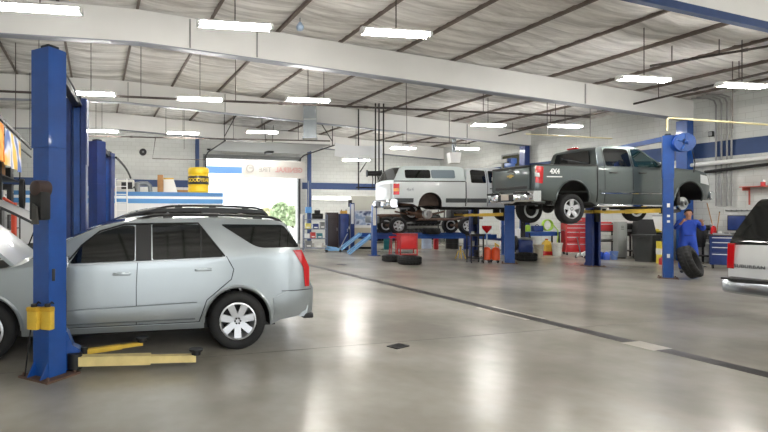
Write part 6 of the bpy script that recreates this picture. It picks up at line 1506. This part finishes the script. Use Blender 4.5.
rad = dict(pel=.13, wai=.125, che=(.15, .12), nek=.05, hd0=.062, hd1=.088, hd2=.066, hipR=.095, kneR=.06, ankR=.04, toeR=.035, hipL=.095, kneL=.06, ankL=.04, toeL=.035,
           shR=.062, elR=.042, wrR=.028, hnR=(.038, .020), shL=.062, elL=.042, wrL=.028, hnL=(.038, .020))
vs = [J[n] for n in names]; es = [(idx[a], idx[b]) for a, b in E]; rr = [rad[n] for n in names]
# fingers, each its own chain rooted in the palm
for sx, hn, wr in ((-1, 'hnR', 'wrR'), (1, 'hnL', 'wrL')):
    h = Vector(J[hn]); dv = (h - Vector(J[wr])).normalized(); si = dv.cross(Vector((0, .6, 1))).normalized()
    for k, (off, L) in enumerate(((-.030, .070), (-.010, .080), (.010, .076), (.030, .060))):
        b = h + dv * .025 + si * off; i0 = len(vs)
        c1 = b + dv * L * .5; c2 = c1 + (dv * .7 + Vector((0, -.3, -.5)).normalized() * .6).normalized() * L * .45
        vs += [tuple(b), tuple(c1), tuple(c2)]; rr += [.010, .009, .007]; es += [(idx[hn], i0), (i0, i0 + 1), (i0 + 1, i0 + 2)]
    b = h - dv * .02 + si * (-.034); i0 = len(vs); c = b + (dv * .6 - si).normalized() * .045
    vs += [tuple(b), tuple(c)]; rr += [.012, .009]; es += [(idx[hn], i0), (i0, i0 + 1)]
body = skin('body', vs, es, rr, M_skin, man)
# coveralls over the same joints
cn_ = ['pel', 'wai', 'che', 'nek', 'hipR', 'kneR', 'ankR', 'hipL', 'kneL', 'ankL', 'shR', 'elR', 'wrR', 'shL', 'elL', 'wrL']
ci = {n: i for i, n in enumerate(cn_)}
cr = dict(pel=.155, wai=.15, che=(.185, .150), nek=.085, hipR=.122, kneR=.088, ankR=.075, hipL=.122, kneL=.088, ankL=.075, shR=.088, elR=.066, wrR=.050, shL=.088, elL=.066, wrL=.050)
cj = dict(J); cj['nek'] = (0, -.02, 1.475); 
for s in 'RL':
    w, e = Vector(J['wr' + s]), Vector(J['el' + s]); cj['wr' + s] = tuple(e + (w - e) * .78); a, k = Vector(J['ank' + s]), Vector(J['kne' + s]); cj['ank' + s] = tuple(k + (a - k) * .93)
skin('coveralls', [cj[n] for n in cn_], [(ci[a], ci[b]) for a, b in E if a in ci and b in ci], [cr[n] for n in cn_], M_cov, man)
for s in 'RL':
    a, t_ = Vector(J['ank' + s]), Vector(J['toe' + s])
    skin('boot', [a + UP * .10, a, (a + t_) / 2 + UP * .0, t_], [(0, 1), (1, 2), (2, 3)], [.062, .056, .05, .042], M_boot, man)
hd = Vector(J['hd1'])
hm = MB()
g0, g1 = [], []
for i in range(11):                                                          # a cap of hair: low at the nape, high over the brow
    r0, r1 = [], []
    for k in range(25):
        a = 2 * math.pi * k / 24; front = max(0, -math.sin(a)); lim = 1.75 - .85 * front ** .7 - .12 * abs(math.cos(a)); ph = lim * i / 10
        d = Vector((math.sin(ph) * math.cos(a), math.sin(ph) * math.sin(a), math.cos(ph)))
        r0.append(Vector((hd.x, hd.y + .008, hd.z + .012)) + Vector((d.x * .099, d.y * .108, d.z * .108))); r1.append(Vector((hd.x, hd.y + .008, hd.z + .012)) + Vector((d.x * .08, d.y * .088, d.z * .088)))
    g0.append(r0); g1.append(r1)
hm.sheet(g0, g1).obj('hair', M_hair, man)
bd = MB(); 
for sx in (-1, 1): bd.ball((hd.x + sx * .034, hd.y - .083, hd.z - .012), (.012, .008, .008), 8)
bd.obj('eye', M_ink, man)
MB().prism([(-.014, 0), (.014, 0), (.006, .05), (-.006, .05)], (hd.x, hd.y - .082, hd.z - .055), (1, 0, 0), (0, 0, 1), (0, -.022, 0)).obj('nose', M_skin, man)
MB().rbox((hd.x, hd.y - .084, hd.z - .078), (.046, .012, .010), .004).obj('mouth', mat('lip_tone', (150, 88, 80), .5), man)
for sx in (-1, 1): MB().ball((hd.x + sx * .092, hd.y - .0, hd.z - .02), (.012, .022, .032), 8).obj('ear', M_skin, man)
MB().lathe([(.158, -.02), (.164, -.02), (.164, .02), (.158, .02)], (0, .035, 1.06), (0, 0, 1), 24, closed=True).obj('belt', mat('belt_blue', (26, 54, 140), .7), man)

# ============================================================ every separate strip of a vehicle is a part of its own
def split_islands(o):
    me = o.data; n = len(me.vertices); par = list(range(n))
    def find(a):
        while par[a] != a: par[a] = par[par[a]]; a = par[a]
        return a
    for e in me.edges:
        a, b = find(e.vertices[0]), find(e.vertices[1])
        if a != b: par[a] = b
    groups = {}
    for p in me.polygons: groups.setdefault(find(p.vertices[0]), []).append(p)
    if len(groups) < 2: return
    co = [v.co.copy() for v in me.vertices]; mats = list(me.materials); base = o.name.split('.')[0]
    for k, (g, polys) in enumerate(groups.items()):
        q = MB(); mp = {}; vs = []; fs = []
        for p in polys:
            f = []
            for i in p.vertices:
                if i not in mp: mp[i] = len(vs); vs.append(co[i])
                f.append(mp[i])
            fs.append(f)
        q.add(vs, fs)
        c = q.obj(base, mats[0], o.parent)
        if o.get('label'): c['label'] = o['label']
        if k == 0:
            for ch in list(o.children): ch.parent = c
    bpy.data.objects.remove(o)
for o in [o for o in bpy.data.objects if o.type == 'MESH' and o.parent and o.name.split('.')[0] in
          ('door_seam', 'moulding_groove', 'wheel_arch', 'side_moulding', 'lug_nut', 'eye', 'gusset', 'step_pad', 'wheel_well', 'roof_crossbar', 'joint_seam', 'bracket', 'sleeve')]:
    split_islands(o)
